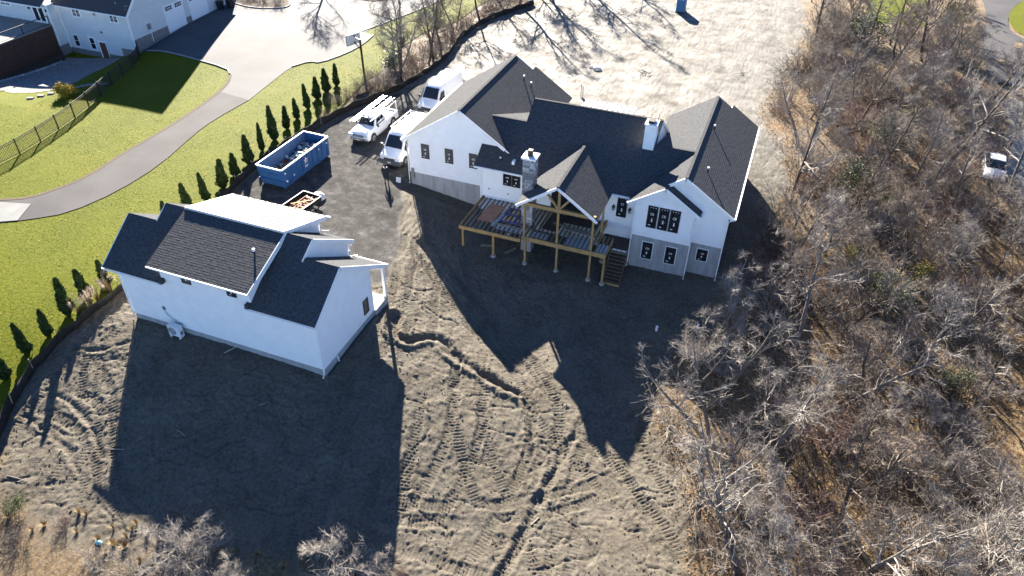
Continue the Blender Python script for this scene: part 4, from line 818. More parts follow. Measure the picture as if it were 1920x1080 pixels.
# dumpster
DU = empty('dumpster', (-36.65, 45.6, .05), 0.0); tag(DU, 'open blue roll-off dumpster full of building rubble', 'dumpster'); DU.rotation_euler[2] = -.03
w, l, h = 1.25, 3.3, 1.9
MB().hexa([(-w+.08,-l+.25,.18),(w-.08,-l+.25,.18),(w-.08,l-.1,.18),(-w+.08,l-.1,.18)], [(-w+.1,-l+.28,.26),(w-.1,-l+.28,.26),(w-.1,l-.1,.26),(-w+.1,l-.1,.26)]).build('floor', 'dumpster_inside', DU)
for s in (-1, 1):
    MB().hexa([(s*(w-.12),-l+.22,.2),(s*(w-.06),-l+.22,.2),(s*(w-.06),l,.2),(s*(w-.12),l,.2)], [(s*(w-.06),-l+.02,h),(s*w,-l+.02,h),(s*w,l,h),(s*(w-.06),l,h)]).build('side_wall', 'dumpster_blue', DU)
    MB().hexa([(s*(w-.135),-l+.3,.27),(s*(w-.125),-l+.3,.27),(s*(w-.125),l-.1,.27),(s*(w-.135),l-.1,.27)], [(s*(w-.075),-l+.1,h-.05),(s*(w-.065),-l+.1,h-.05),(s*(w-.065),l-.1,h-.05),(s*(w-.075),l-.1,h-.05)]).build('lining', 'dumpster_inside', DU)
    for k in range(9):
        y = -l+.55+k*.72; MB().hexa([(s*(w-.06),y-.06,.2),(s*(w+.01),y-.06,.2),(s*(w+.01),y+.06,.2),(s*(w-.06),y+.06,.2)], [(s*w,y-.06,h-.1),(s*(w+.07),y-.06,h-.1),(s*(w+.07),y+.06,h-.1),(s*w,y+.06,h-.1)]).build('rib', 'dumpster_blue', DU)
    MB().box(min(s*(w-.06),s*(w+.06)), max(s*(w-.06),s*(w+.06)), -l, l, h-.05, h+.06).build('rim', 'dumpster_rim', DU)
    MB().bar((s*(w-.3),-l+.3,.1), (s*(w-.3),l-.1,.1), .12, .16).build('skid', 'dumpster_blue', DU)
    for y in (-l+.6, l-.6): MB().tube([(s*(w-.32)-.08,y,.1),(s*(w-.32)+.08,y,.1)], .13, 12).build('roller', 'soot_black', DU)
MB().hexa([(-w+.1,-l+.22,.2),(w-.1,-l+.22,.2),(w-.1,-l+.28,.2),(-w+.1,-l+.28,.2)], [(-w+.05,-l+.0,h),(w-.05,-l+.0,h),(w-.05,-l+.06,h),(-w+.05,-l+.06,h)]).build('front_wall', 'dumpster_blue', DU)
for z in (.75, 1.3): MB().box(-w+.06, w-.06, -l+.02, -l+.14, z-.06, z+.06).build('rib', 'dumpster_blue', DU)
MB().box(-w+.06, w-.06, l-.06, l, .2, h).build('tail_gate', 'dumpster_blue', DU)
for y in (-l, l): MB().box(-w+.06, w-.06, y-.06, y+.06, h-.05, h+.06).build('rim', 'dumpster_rim', DU)
for a, b in ((-.05, .0),):   # emblem: a star in a ring with two short bars below
    em = MB(); cy, cz, R1, R2 = -.15, 1.35, .30, .13; x = w+.045
    pts = [(cy+(R1 if k % 2 == 0 else R2)*math.sin(k*math.pi/5), cz+(R1 if k % 2 == 0 else R2)*math.cos(k*math.pi/5)) for k in range(10)]
    em.prism(pts, 'x', x-.02, x+.012); em.build('emblem', 'emblem_white', DU)
    pts = [(cy+.45*p, cz+.45*q) for p, q in [(R1*math.sin(k*math.pi/5)*(1 if k % 2 == 0 else .43), R1*math.cos(k*math.pi/5)*(1 if k % 2 == 0 else .43)) for k in range(10)]]
    MB().prism(pts, 'x', x+.012, x+.02).build('emblem', 'emblem_red', DU)
    for z, hw in ((.90, .22), (.78, .16)): MB().box(x-.02, x+.006, cy-hw, cy+hw, z-.025, z+.025).build('emblem', 'emblem_white', DU)
for (y, z) in ((-1.9, .85), (-l+.45, .75), (1.75, 1.45), (2.95, 1.5), (-l+.35, 1.5)): MB().box(w-.03, w+.075, y-.05, y+.05, z-.06, z+.06).build('reflector', 'emblem_white', DU)
rb = MB(); rs = {k: MB() for k in ('debris_grey', 'debris_white', 'debris_brown', 'debris_teal', 'rust_orange')}
random.seed(11)
for k in range(300):
    y = random.uniform(-2.5, 3.0); m = random.choices(list(rs), [6, 6, 5, 1.4, .8])[0]
    x = random.uniform(-.95, 1.0); z = .68+.38*max(0, (y+1)/4)+.35*math.exp(-((x-.75)/.6)**2)+random.uniform(-.15, .15)
    a = random.uniform(0, 6.28); L_ = random.uniform(.1, .55); p = Vector((x, y, z)); dv = Vector((math.cos(a), math.sin(a), random.uniform(-.5, .5)))*L_
    q = p+dv; q.x = max(-1.1, min(1.1, q.x)); q.y = max(-2.9, min(3.05, q.y))
    if (q-p).length > .06: rs[m].bar(p, q, random.uniform(.05, .3), random.uniform(.02, .1))
rubble = tag(empty('rubble_heap', (-36.65, 45.6, .05)), 'mixed heap of boards and scraps inside the blue dumpster', 'rubble', kind='stuff'); rubble.rotation_euler[2] = -.03
for k, mb in rs.items(): mb.build('scraps', k, rubble)
# trailer with scaffold parts
TR = tag(empty('utility_trailer', (-32.6, 40.3, .02), -.12), 'small open utility trailer loaded with orange frames behind the garage', 'trailer')
MB().box(-.85, .85, -1.4, 1.4, .45, .52).build('bed', 'timber_dark', TR)
for s in (-1, 1): MB().bar((s*.88,-1.4,.85), (s*.88,1.4,.85), .06).build('side_rail', 'grille_grey', TR); MB().box(s*.86-.02, s*.86+.02, -1.4, 1.4, .5, .82).build('side_panel', 'black_metal', TR); wheel(TR, s*1.02, 0, .32, .2)
for y in (-1.42, 1.42): MB().bar((-.9,y,.85), (.9,y,.85), .06).build('end_rail', 'grille_grey', TR); MB().box(-.86, .86, y-.02, y+.02, .5, .82).build('end_panel', 'black_metal', TR)
MB().bar((-.4,1.4,.45), (0,2.4,.45), .08).build('drawbar', 'black_metal', TR); MB().bar((.4,1.4,.45), (0,2.4,.45), .08).build('drawbar', 'black_metal', TR)
fr = tag(empty('orange_frames', (-32.5, 40.45, .56), -.12), 'orange steel frames stacked on the utility trailer', 'frames')
for k in range(6): MB().bar((-.6+.05*k,-.9+.33*k,.08+.03*(k % 3)), (.62,-.85+.33*k,.1+.05*(k % 2)), .07).build('tube', 'rust_orange', fr)
for x in (-.45, .1, .5): MB().bar((x,-1.0,.16), (x+.05,1.0,.2), .06).build('tube', 'rust_orange', fr)
MB().bar((-.6,-.7,.28), (.5,.5,.3), .1, .04).build('board', 'timber', fr); MB().bar((-.3,.8,.28), (.6,.6,.3), .1, .04).build('board', 'debris_grey', fr)
sack = MB(); sack.loft([[(-32.35+.5*r*math.cos(a)*(1+.12*math.sin(3*a)), 42.35+.42*r*math.sin(a)*(1+.1*math.cos(2*a)), .02+z) for a in np.linspace(0, 2*math.pi, 15)[:-1]] for z, r in ((0, 1), (.2, 1.08), (.4, .95), (.55, .6), (.6, .15))])
tag(sack.build('bulk_bag', 'debris_white', None, True), 'white bulk bag standing behind the utility trailer', 'bag')
# worker (one continuous skinned body)
def person(loc, rz, label):
    t = tag(empty('person', loc, rz), label, 'person')
    J = {'pel': (0,0,.95,.155), 'chest': (0,.02,1.28,.165), 'neck': (0,.0,1.46,.065), 'head': (0,-.03,1.58,.09), 'top': (0,-.03,1.70,.085)}
    E = [('pel','chest'), ('chest','neck'), ('neck','head'), ('head','top')]
    for s, n in ((-1,'l'), (1,'r')):
        J.update({n+'hip': (s*.1,0,.88,.105), n+'kn': (s*.12,-.03,.5,.07), n+'an': (s*.13,.02,.09,.05), n+'toe': (s*.15,-.17,.04,.042),
                  n+'sh': (s*.2,.02,1.38,.075), n+'el': (s*.29,.05,1.12,.052), n+'wr': (s*.25,-.13,.92,.038), n+'ha': (s*.23,-.2,.88,.034)})
        E += [('pel',n+'hip'), (n+'hip',n+'kn'), (n+'kn',n+'an'), (n+'an',n+'toe'), ('chest',n+'sh'), (n+'sh',n+'el'), (n+'el',n+'wr'), (n+'wr',n+'ha')]
        for f, dx in enumerate((-.03,-.01,.012,.03)):
            J[n+'f%d' % f] = (s*.22+dx,-.285+abs(dx),.845,.010); E.append((n+'ha', n+'f%d' % f))
        J[n+'th'] = (s*.18,-.235,.875,.011); E.append((n+'ha', n+'th'))
    K = list(J); me = bpy.data.meshes.new('body'); me.from_pydata([J[k][:3] for k in K], [(K.index(a), K.index(b)) for a, b in E], [])
    o = link(bpy.data.objects.new('body', me), t); me.materials.append(MT['cloth_dark'])
    md = o.modifiers.new('skin', 'SKIN'); sv = me.skin_vertices[0].data
    for i, k in enumerate(K): sv[i].radius = (J[k][3], J[k][3])
    sv[0].use_root = True
    o.modifiers.new('sub', 'SUBSURF').levels = 2; o.modifiers['sub'].render_levels = 2
    MB().loft([[(.095*r*math.cos(a), -.03+.115*r*math.sin(a), z) for a in np.linspace(0, 2*math.pi, 15)[:-1]] for z, r in ((1.52,.9),(1.56,1.08),(1.66,1.1),(1.74,.85),(1.78,.3))]).build('hair', 'cloth_dark', t, True)
    MB().tube([(0.13*math.cos(a), -.02+.13*math.sin(a), 1.47) for a in np.linspace(0, 2*math.pi, 13)], .035, 6).build('hood', 'hood', t, True)
    MB().loft([[(.06*math.cos(a), -.115+.03*math.sin(a), z) for a in np.linspace(0, 2*math.pi, 9)[:-1]] for z in (1.54, 1.60, 1.66)]).build('face', 'skin', t, True)
    for s in (-1, 1): MB().tube([(s*.027,-.148,1.62),(s*.027,-.140,1.62)], .012, 6).build('eye', 'soot_black', t)
    MB().bar((0,-.16,1.59), (0,-.14,1.625), .018).build('nose', 'skin', t); MB().bar((-.025,-.148,1.56), (.025,-.148,1.56), .008).build('mouth', 'door_red', t)
    return t
person((-28.62, 46.85, G(-28.62, 46.85)), .35, 'worker in dark clothes standing on the drive in front of the van')
zz = G(-27.83, 47.45); tag(piece('wall_tile', 'debris_white', None, (-27.83, 47.45, zz+.22), (.42, .03, .45), (-.25, 0, .1)), 'small pale panel propped up near the house corner', 'panel')
# basketball hoop
hp = tag(empty('basketball_hoop', (-41.5, 65.6, H(-41.5, 65.6))), 'basketball hoop on a tall dark pole at the driveway edge', 'basketball hoop')
MB().bar((0,0,0), (-.05,0,3.7), .16).build('pole', 'black_metal', hp); MB().bar((-.05,0,2.6), (-1.1,.5,3.1), .07).build('arm', 'black_metal', hp); MB().bar((-.05,0,3.55), (-1.1,.5,3.75), .07).build('arm', 'black_metal', hp)
bd = MB().bar((-1.45,-.35,3.4), (-.85,1.25,3.4), .03, 1.05).build('backboard', 'acrylic', hp)
for a, b in (((-1.47,-.37,2.87),(-.86,1.27,2.87)), ((-1.47,-.37,3.93),(-.86,1.27,3.93)), ((-1.47,-.37,2.87),(-1.47,-.37,3.93)), ((-.86,1.27,2.87),(-.86,1.27,3.93)), ((-1.3,.1,2.87),(-1.3,.1,3.93)), ((-1.05,.75,2.87),(-1.05,.75,3.93))): MB().bar(a, b, .06).build('board_frame', 'black_metal', bd)
MB().tube([(-1.4+.23*math.cos(a), .65+.23*math.sin(a), 3.05) for a in np.linspace(0, 2*math.pi, 17)], .02, 5).build('rim', 'rust_orange', hp)
# portable toilet
pt = tag(empty('portable_toilet', (-13.6, 98.3, H(-13.6, 98.3))), 'blue portable toilet at the far edge of the dirt yard', 'portable toilet')
MB().box(-.56, .56, -.56, .56, .1, 2.1).build('cabin', 'potty_blue', pt); MB().box(-.42, .42, -.6, -.56, .15, 1.95).build('door', 'potty_blue', pt)
MB().prism([(-.6,2.1),(.6,2.1),(.5,2.28),(0,2.36),(-.5,2.28)], 'y', -.6, .6).build('roof', 'potty_roof', pt); MB().box(-.62, .62, -.62, .62, 0, .1).build('skid', 'bin_black', pt)
for x in (-.3, .1): MB().box(x, x+.2, -.615, -.6, 1.6, 1.72).build('sign', 'emblem_white', pt)
# yard odds and ends
zz = H(-17.9, 68.2); lb_ = tag(empty('lumber_bundle', (-17.9, 68.2, zz)), 'upright bundle of boards standing behind the metal porch roof', 'lumber')
for k in range(4): MB().bar((-.12+.1*k,0,0), (-.2+.1*k,.1,1.5-.1*k), .09, .05).build('board', 'debris_white' if k % 2 else 'timber_grey', lb_)
for (x, y, s, lb) in ((-18.5,76,.45,'pale stone at the foot of the tree shadows behind the house'), (-19.2,76.3,.3,'smaller pale stone beside the larger one behind the house')):
    mb = MB(); mb.loft([[(x+s*r*math.cos(a)*(1+.15*math.sin(2*a+x)), y+s*.7*r*math.sin(a), H(x,y)-.05+z*s) for a in np.linspace(0, 2*math.pi, 11)[:-1]] for z, r in ((0,1),(.35,1.05),(.6,.8),(.75,.3))]); tag(mb.build('boulder', 'stone_c', None, True), lb, 'stone')
for (x, y, lb) in ((-3.75,39.7,'short white pipe stub in the shaded soil, left of two'), (-1.1,41.0,'short white pipe stub in the shaded soil near the thicket, right of two')):
    tag(MB().tube([(x,y,G(x,y)-.2),(x+.02,y,G(x,y)+.4)], .09, 10).build('pipe_stub', 'pipe_white', None, True), lb, 'pipe')
for k, (x, y, lb) in enumerate(((-69.0,75.6,'black wheeled bin nearest the garage door'), (-68.2,76.5,'black wheeled bin at the far end of the neighbouring garage'))):
    b_ = tag(empty('wheeled_bin', (x+1.2, y, H(x, y)+.04)), lb, 'bin'); MB().hexa([(-.26,-.28,.05),(.26,-.28,.05),(.26,.28,.05),(-.26,.28,.05)], [(-.33,-.36,1.02),(.33,-.36,1.02),(.33,.36,1.02),(-.33,.36,1.02)]).build('body', 'bin_black', b_); MB().hexa([(-.35,-.4,1.02),(.35,-.4,1.02),(.35,.4,1.02),(-.35,.4,1.02)], [(-.3,-.34,1.1),(.3,-.34,1.1),(.3,.34,1.1),(-.3,.34,1.1)]).build('lid', 'bin_black', b_)
    for s in (-.3, .3): MB().tube([(s-.03,.3,.12),(s+.03,.3,.12)], .12, 10).build('wheel', 'tyre', b_)
# car glimpsed through the thicket
def sedan(loc, rz):
    t = tag(empty('parked_car', loc, rz), 'pale car parked beyond the thicket near the right edge', 'car')
    MB().loft([sec(0,.75,.7,.35,.6,.06), sec(.1,.86,.82,.28,.72,.08), sec(1.2,.9,.84,.26,.92,.1), sec(3.6,.9,.84,.26,.95,.1), sec(4.5,.86,.8,.3,.9,.1), sec(4.6,.8,.75,.4,.8,.08)]).build('body', 'car_white', t, True, 42)
    MB().loft([sec(1.1,.8,.76,.8,.93,.04), sec(1.8,.8,.62,.8,1.38,.1), sec(3.0,.8,.62,.8,1.4,.1), sec(3.9,.8,.74,.8,.96,.05)]).build('cabin', 'car_glass', t, True, 42)
    MB().box(-.6, .6, 1.85, 2.95, 1.39, 1.45).build('roof', 'car_white', t)
    for s in (-1, 1):
        for y in (.85, 3.6): wheel(t, s*.8, y, .32, .2)
        MB().box(min(s*.5,s*.8), max(s*.5,s*.8), -.02, .08, .56, .68).build('headlight', 'headlight', t)
sedan((19.7, 67.2, H(19.7, 69)+.0), -.1)
# silt fence: sagging black fabric on wooden stakes
ln = chaikin(SILT, 2); acc = [0.]
for a, b in zip(ln[:-1], ln[1:]): acc.append(acc[-1]+math.hypot(b[0]-a[0], b[1]-a[1]))
tot = acc[-1]; nS = int(tot/.3); rows = 6; V = []; 
sfen = tag(empty('silt_fence', (ln[0][0], ln[0][1], 0)), 'long black silt fence on stakes between the lawn and the site', 'silt fence')
def along(s):
    i = int(np.clip(np.searchsorted(acc, s)-1, 0, len(acc)-2)); u = (s-acc[i])/(acc[i+1]-acc[i]); a, b = ln[i], ln[i+1]
    dx, dy = b[0]-a[0], b[1]-a[1]; l = math.hypot(dx, dy); return a[0]+dx*u, a[1]+dy*u, -dy/l, dx/l
for i in range(nS+1):
    s = tot*i/nS; x, y, nx_, ny_ = along(s); zb = G(x, y); sag = .5-.5*math.cos(2*math.pi*s/2.4)
    hh = .85+.18*float(fbm(np.array([s]), np.array([.5]), .25, 3, 3)[0])-.14*sag; lean = .25*float(fbm(np.array([s]), np.array([9.]), .18, 3, 6)[0])*2
    for k in range(rows):
        f = k/(rows-1); bul = .14*math.sin(math.pi*f)*sag+.05*float(vnoise(np.array([s*2.2]), np.array([k*.9]), 4)[0])
        o = -lean*f-bul
        V.append((x+nx_*o, y+ny_*o, zb-.08+hh*f))
F_ = [(i*rows+k, (i+1)*rows+k, (i+1)*rows+k+1, i*rows+k+1) for i in range(nS) for k in range(rows-1)]
org = np.array([ln[0][0], ln[0][1], 0]); fo = link(bpy.data.objects.new('fabric', raw_mesh('fabric', np.array(V)-org, np.array(F_), 'silt_fabric', True)), sfen)
sd = fo.modifiers.new('thick', 'SOLIDIFY'); sd.thickness = .02
for i in range(int(tot/2.4)+1):
    x, y, nx_, ny_ = along(min(i*2.4, tot-.01)); zb = G(x, y); piece('stake', 'stake', sfen, (x+nx_*.05, y+ny_*.05, zb+.42), (.045, .045, 1.15), (random.uniform(-.12, .12), random.uniform(-.12, .12), 0), org=org)
# neighbour's black picket fence, panel by panel
FL = [(-62.3,22),(-61.2,30),(-60.4,36.7),(-60.3,39.4),(-60.8,42.9),(-61.3,45.7),(-62.1,48.7),(-63.3,52.2),(-65.3,58.5),(-67.9,61.3)]
pf = tag(empty('picket_fence', (-61, 40, H(-61, 40))), 'black metal picket fence crossing the lawn', 'fence'); po = (-61, 40, H(-61, 40))
tl = chaikin(FL, 1); ac2 = [0.]
for a, b in zip(tl[:-1], tl[1:]): ac2.append(ac2[-1]+math.hypot(b[0]-a[0], b[1]-a[1]))
def fa(s): return float(np.interp(s, ac2, [p[0] for p in tl])), float(np.interp(s, ac2, [p[1] for p in tl]))
npan = int(ac2[-1]/2.4)
for i in range(npan+1):
    x, y = fa(i*2.4); z = H(x, y); MB(po).box(x-.04, x+.04, y-.04, y+.04, z-.1, z+1.5).build('post', 'black_metal', pf)
    if i == npan: break
    x2, y2 = fa((i+1)*2.4); z2 = H(x2, y2)
    for hgt_ in (.15, 1.2, 1.38): MB(po).bar((x, y, z+hgt_), (x2, y2, z2+hgt_), .035, .045).build('rail', 'black_metal', pf)
    pk = MB(po)
    for q in range(1, 17): u = q/17; pk.bar((x+(x2-x)*u, y+(y2-y)*u, z+(z2-z)*u+.08), (x+(x2-x)*u, y+(y2-y)*u, z+(z2-z)*u+1.4), .026)
    pko = pk.build('pickets', 'black_metal', pf); pko['kind'] = 'stuff'
# kerb stones along the driveway edge, border stones and soil edge of the path
def strip(name, line, w, h, m, label, cat, off=.03):
    l2 = chaikin(line, 1); V, F2 = [], []
    for i, p in enumerate(l2):
        a, b = l2[max(i-1, 0)], l2[min(i+1, len(l2)-1)]; dx, dy = b[0]-a[0], b[1]-a[1]; l = math.hypot(dx, dy) or 1; nx_, ny_ = -dy/l*w/2, dx/l*w/2; z = H(*p)
        V += [(p[0]-nx_, p[1]-ny_, z-.1), (p[0]-nx_, p[1]-ny_, z+h), (p[0]+nx_, p[1]+ny_, z+h), (p[0]+nx_, p[1]+ny_, z-.1)]
    n = len(l2)
    for i in range(n-1):
        for k in range(3): F2.append((i*4+k, i*4+k+1, i*4+4+k+1, i*4+4+k))
    o = link(bpy.data.objects.new(name, raw_mesh(name, V, np.array(F2), m))); o['kind'] = 'structure'; o['label'] = label; o['category'] = cat; return o
strip('kerb', [(-54.2,59.6),(-55.3,60.6),(-61,61.15),(-65.3,61.85),(-67.6,62.1)], .16, .12, 'kerb', 'pale kerb between the driveway and the shaded lawn', 'kerb')
strip('kerb', [(-49.4,63.9),(-48.5,65.9),(-47.2,66),(-46,69.6),(-45.7,72.5),(-46,75.7)], .14, .1, 'kerb', 'pale kerb along the near side of the wide driveway', 'kerb')
strip('kerb', [(-47.8,76.3),(-45.5,84.5),(-44,90.9),(-41,100)], .14, .1, 'kerb', 'pale kerb along the far part of the driveway by the treeline', 'kerb')
strip('soil_edge', [(-55.65,32.66),(-53.7,33.6),(-52.6,35.5),(-51.8,37.6),(-51.9,41.8),(-51.8,44),(-51.7,46.1),(-51.75,49),(-52.1,54),(-52.9,57.6),(-54,59.4)], .34, .055, 'edge_soil', 'dark cut soil edge along the upper side of the path', 'edging')
isl = chaikin([(-72,80),(-69.5,78.8),(-64.4,77),(-60.8,78.5),(-60.4,80),(-62,82),(-68,84)], 1)
sheet('planting_bed', isl, .8, .10, 'mulch', 'dark mulched planting bed at the top of the driveway', 'planting bed'); strip('kerb', isl[:-2], .18, .16, 'kerb', 'rounded kerb in front of the mulched planting bed', 'kerb')
sheet('planting_bed', [(-58,87),(-55,86.2),(-52,86.4),(-49,89),(-52,91),(-57,91)], .8, .10, 'mulch', 'second dark planting bed at the top edge beyond the driveway', 'planting bed')
for k in range(11):
    t_ = k/10; x = -71.2+(-66.2+71.2)*t_; y = 48.6+4.6*t_+1.2*math.sin(t_*3); o = piece('step_stone', 'stone_b', None, (x+1.6, y-.6, H(x+1.6, y-.6)+.07), (.62, .3, .16), (0, 0, .5+.1*math.sin(k*5)))
    tag(o, ['first','second','third','fourth','fifth','sixth','seventh','eighth','ninth','tenth','eleventh'][k]+' flat border stone of the patio edge, counted from its left end', 'stone', 'stones edging the patio')
# ------------------------------------------------------------------ vegetation
class TubeAcc:
    """collects thin tapered branch tubes as numpy arrays"""
    def __init__(s): s.V = []; s.F = []; s.n = 0
    def add(s, P, R, k):
        n = len(P); P = np.asarray(P); d = np.gradient(P, axis=0); d /= np.linalg.norm(d, axis=1)[:, None]+1e-9
        ref = np.array([0, 0, 1.]) if abs(d[0, 2]) < .8 else np.array([1., 0, 0])
        u = np.cross(d, ref); u /= np.linalg.norm(u, axis=1)[:, None]+1e-9; w = np.cross(u, d)
        a = np.arange(k)*2*np.pi/k
        V = P[:, None]+(u[:, None]*np.cos(a)[None, :, None]+w[:, None]*np.sin(a)[None, :, None])*np.asarray(R)[:, None, None]
        i = np.arange(n-1)[:, None]*k; j = np.arange(k)[None]; jn = (j+1) % k
        F = np.stack([i+j, i+jn, i+k+jn, i+k+j], -1).reshape(-1, 4)+s.n
        s.V.append(V.reshape(-1, 3)); s.F.append(F); s.n += n*k
    def mesh(s, name, m, smooth=False): return raw_mesh(name, np.concatenate(s.V), np.concatenate(s.F), m, smooth)
def unit(v): return v/(np.linalg.norm(v)+1e-9)
def grow_path(r, p, d, L, n, wob, up):
    P = [p]
    for i in range(n):
        d = unit(d+r.normal(0, wob, 3)+np.array([0, 0, up])); P.append(P[-1]+d*L/n)
    return np.array(P)
def bare_tree(seed, Ht, stems=1, spread=.8, r0=.16, limbs=11, sub=8, twig=7, lean=0., twr=.0115, fine=2):
    r = np.random.default_rng(seed); T = TubeAcc(); C = TubeAcc()
    for s in range(stems):
        a = r.uniform(0, 6.28); d = unit(np.array([math.cos(a)*(.45 if stems > 1 else lean), math.sin(a)*(.45 if stems > 1 else lean), 1]))
        h = Ht*r.uniform(.8, 1.0); tr = grow_path(r, np.array([.12*math.cos(a)*(stems > 1), .12*math.sin(a)*(stems > 1), -.3]), d, h, 9, .085, .06); rad = r0*(.85 if stems > 1 else 1)*np.linspace(1, .1, 10)**.9
        T.add(tr, rad, 7)
        for q in range(limbs):
            t = r.uniform(.26, .98); i = min(int(t*9), 8); u = t*9-i; b = tr[i]*(1-u)+tr[i+1]*u; an = r.uniform(0, 6.28)
            el = r.uniform(.25, 1.0); dv = np.array([math.cos(an)*math.cos(el), math.sin(an)*math.cos(el), math.sin(el)])
            L = h*spread*(1.08-t)*r.uniform(.55, .95)+.5; br = max(rad[i]*.55, twr*1.8)
            lp = grow_path(r, b, dv, L, 6, .14, .05); (C if t > .3 else T).add(lp, max(br, .036)*np.linspace(1, .3, 7), 4)
            for q2 in range(sub):
                t2 = r.uniform(.2, 1.0); i2 = min(int(t2*6), 5); b2 = lp[i2]+(lp[i2+1]-lp[i2])*(t2*6-i2); d2 = unit(unit(lp[i2+1]-lp[i2])+r.normal(0, .6, 3)+np.array([0, 0, .2]))
                L2 = L*.45*(1.15-t2*.6)*r.uniform(.6, 1.1); sp = grow_path(r, b2, d2, L2, 4, .2, .05); C.add(sp, max(br*.4, .019)*np.linspace(1, .5, 5), 3)
                for q3 in range(twig):
                    t3 = r.uniform(.15, 1.0); i3 = min(int(t3*4), 3); b3 = sp[i3]+(sp[i3+1]-sp[i3])*(t3*4-i3); d3 = unit(unit(sp[i3+1]-sp[i3])+r.normal(0, .55, 3)+np.array([0, 0, .12]))
                    tp = grow_path(r, b3, d3, L2*r.uniform(.35, .85)+.15, 3, .14, .03); C.add(tp, twr*np.linspace(1, .45, 4), 3)
                    for q4 in range(fine):
                        b4 = tp[r.integers(1, 4)]; d4 = unit(unit(tp[3]-tp[0])+r.normal(0, .8, 3)); C.add(np.array([b4, b4+d4*r.uniform(.15, .45)]), np.array([twr*.7, twr*.35]), 3)
    return T, C
def bramble(seed, Ht, stems, spread, twr=.0095, arch=.25, br=8):
    r = np.random.default_rng(seed); C = TubeAcc()
    for s in range(stems):
        a = r.uniform(0, 6.28); R0 = r.uniform(0, .5)*spread; p = np.array([R0*math.cos(a), R0*math.sin(a), -.1]); tl = r.uniform(.1, .9)
        d = unit(np.array([math.cos(a)*tl, math.sin(a)*tl, 1.])); L = Ht*r.uniform(.6, 1.25)
        sp = grow_path(r, p, d, L, 6, .17, -arch*.12); C.add(sp, twr*1.7*np.linspace(1, .45, 7), 3)
        for q in range(br):
            i = r.integers(1, 6); d2 = unit(unit(sp[i+1]-sp[i])+r.normal(0, .75, 3)); tp = grow_path(r, sp[i], d2, L*r.uniform(.18, .42), 3, .25, .0); C.add(tp, twr*np.linspace(1, .45, 4), 3)
            for q2 in range(3): b = tp[r.integers(1, 4)]; C.add(np.array([b, b+unit(r.normal(0, 1, 3)+np.array([0, 0, .4]))*r.uniform(.12, .35)]), np.array([twr*.75, twr*.35]), 3)
    return C
def leaves(r, centres, n, size, jitter):
    """random small leaf quads scattered round centre points"""
    c = centres[r.integers(0, len(centres), n)]+r.normal(0, 1, (n, 3))*jitter
    a = r.normal(0, 1, (n, 3)); a /= np.linalg.norm(a, axis=1)[:, None]; b = np.cross(a, r.normal(0, 1, (n, 3))); b /= np.linalg.norm(b, axis=1)[:, None]+1e-9
    s = size*r.uniform(.5, 1.3, n)[:, None]; V = np.stack([c-a*s, c-b*s*.6, c+a*s, c+b*s*.6], 1).reshape(-1, 3); F = np.arange(4*n).reshape(n, 4); return V, F
# --- prototypes
TREES = []
for sd, h, st, sp, r0, li, su, tw, bk, tc in ((1,12.5,1,.50,.19,14,8,6,'bark','twig_grey'), (2,9.5,2,.52,.13,9,8,5,'bark_grey','twig_pale'), (3,8,1,.72,.13,13,8,6,'bark_grey','twig_pale'), (4,11,1,.52,.17,13,8,6,'bark','twig_brown'),
        (5,7,3,.55,.09,7,8,6,'bark_grey','twig_grey'), (6,13.5,1,.42,.17,13,8,6,'bark','twig_dark'), (7,9,2,.6,.12,9,8,6,'bark','twig_brown'), (8,10,1,.62,.16,13,9,6,'bark_grey','twig_grey'), (9,6.5,4,.5,.07,6,8,6,'bark_grey','twig_pale')):
    T, C = bare_tree(sd, h, st, sp, r0, li, su, tw, lean=.18); TREES.append((T.mesh('trunk', bk, True), C.mesh('crown', tc), h))
T, C = bare_tree(31, 10.5, 2, .6, .2, 8, 7, 4, lean=.2, twr=.012, fine=1); TREES.append((T.mesh('trunk', 'bark_grey', True), C.mesh('crown', 'twig_pale'), 10.5))
T, C = bare_tree(32, 9, 1, .8, .19, 10, 7, 4, lean=.25, twr=.012, fine=1); TREES.append((T.mesh('trunk', 'bark_grey', True), C.mesh('crown', 'twig_pale'), 9))
SHRUBS = []
for sd, h, st, sp, m in ((21,2.6,34,1.6,'twig_pale'), (22,2.2,40,1.9,'twig_brown'), (23,3.2,30,1.4,'twig_grey'), (24,1.8,44,2.0,'twig_red'), (25,2.8,36,1.7,'twig_grey'), (26,2.4,38,1.8,'twig_brown'), (27,2.0,44,1.8,'twig_pale'), (28,3.0,30,1.6,'twig_dark')):
    SHRUBS.append((bramble(sd, h, st, sp).mesh('shrub', m), m))
r = np.random.default_rng(99)
def leafy_mesh(name, rad, h, n, size, m, seed, lump=9):
    q = np.random.default_rng(seed); th = q.uniform(0, 6.28, lump); rr_ = rad*np.sqrt(q.uniform(0, 1, lump))*.75; zz = h*q.uniform(.2, .85, lump)
    V, F = leaves(q, np.stack([rr_*np.cos(th), rr_*np.sin(th), zz], -1), n, size, np.array([rad*.26, rad*.26, h*.14])); V[:, 2] = np.abs(V[:, 2]); return raw_mesh(name, V, F, m)
LEAFY = {'green': leafy_mesh('vine_mass', 1.5, 2.6, 2600, .07, 'leaf_green', 1), 'yellow': leafy_mesh('yellow_bush', 1.2, 2.4, 1300, .065, 'leaf_yellow', 2, 7), 'orange': leafy_mesh('dry_leaf_bush', 1.3, 1.8, 900, .06, 'leaf_orange', 3, 8)}
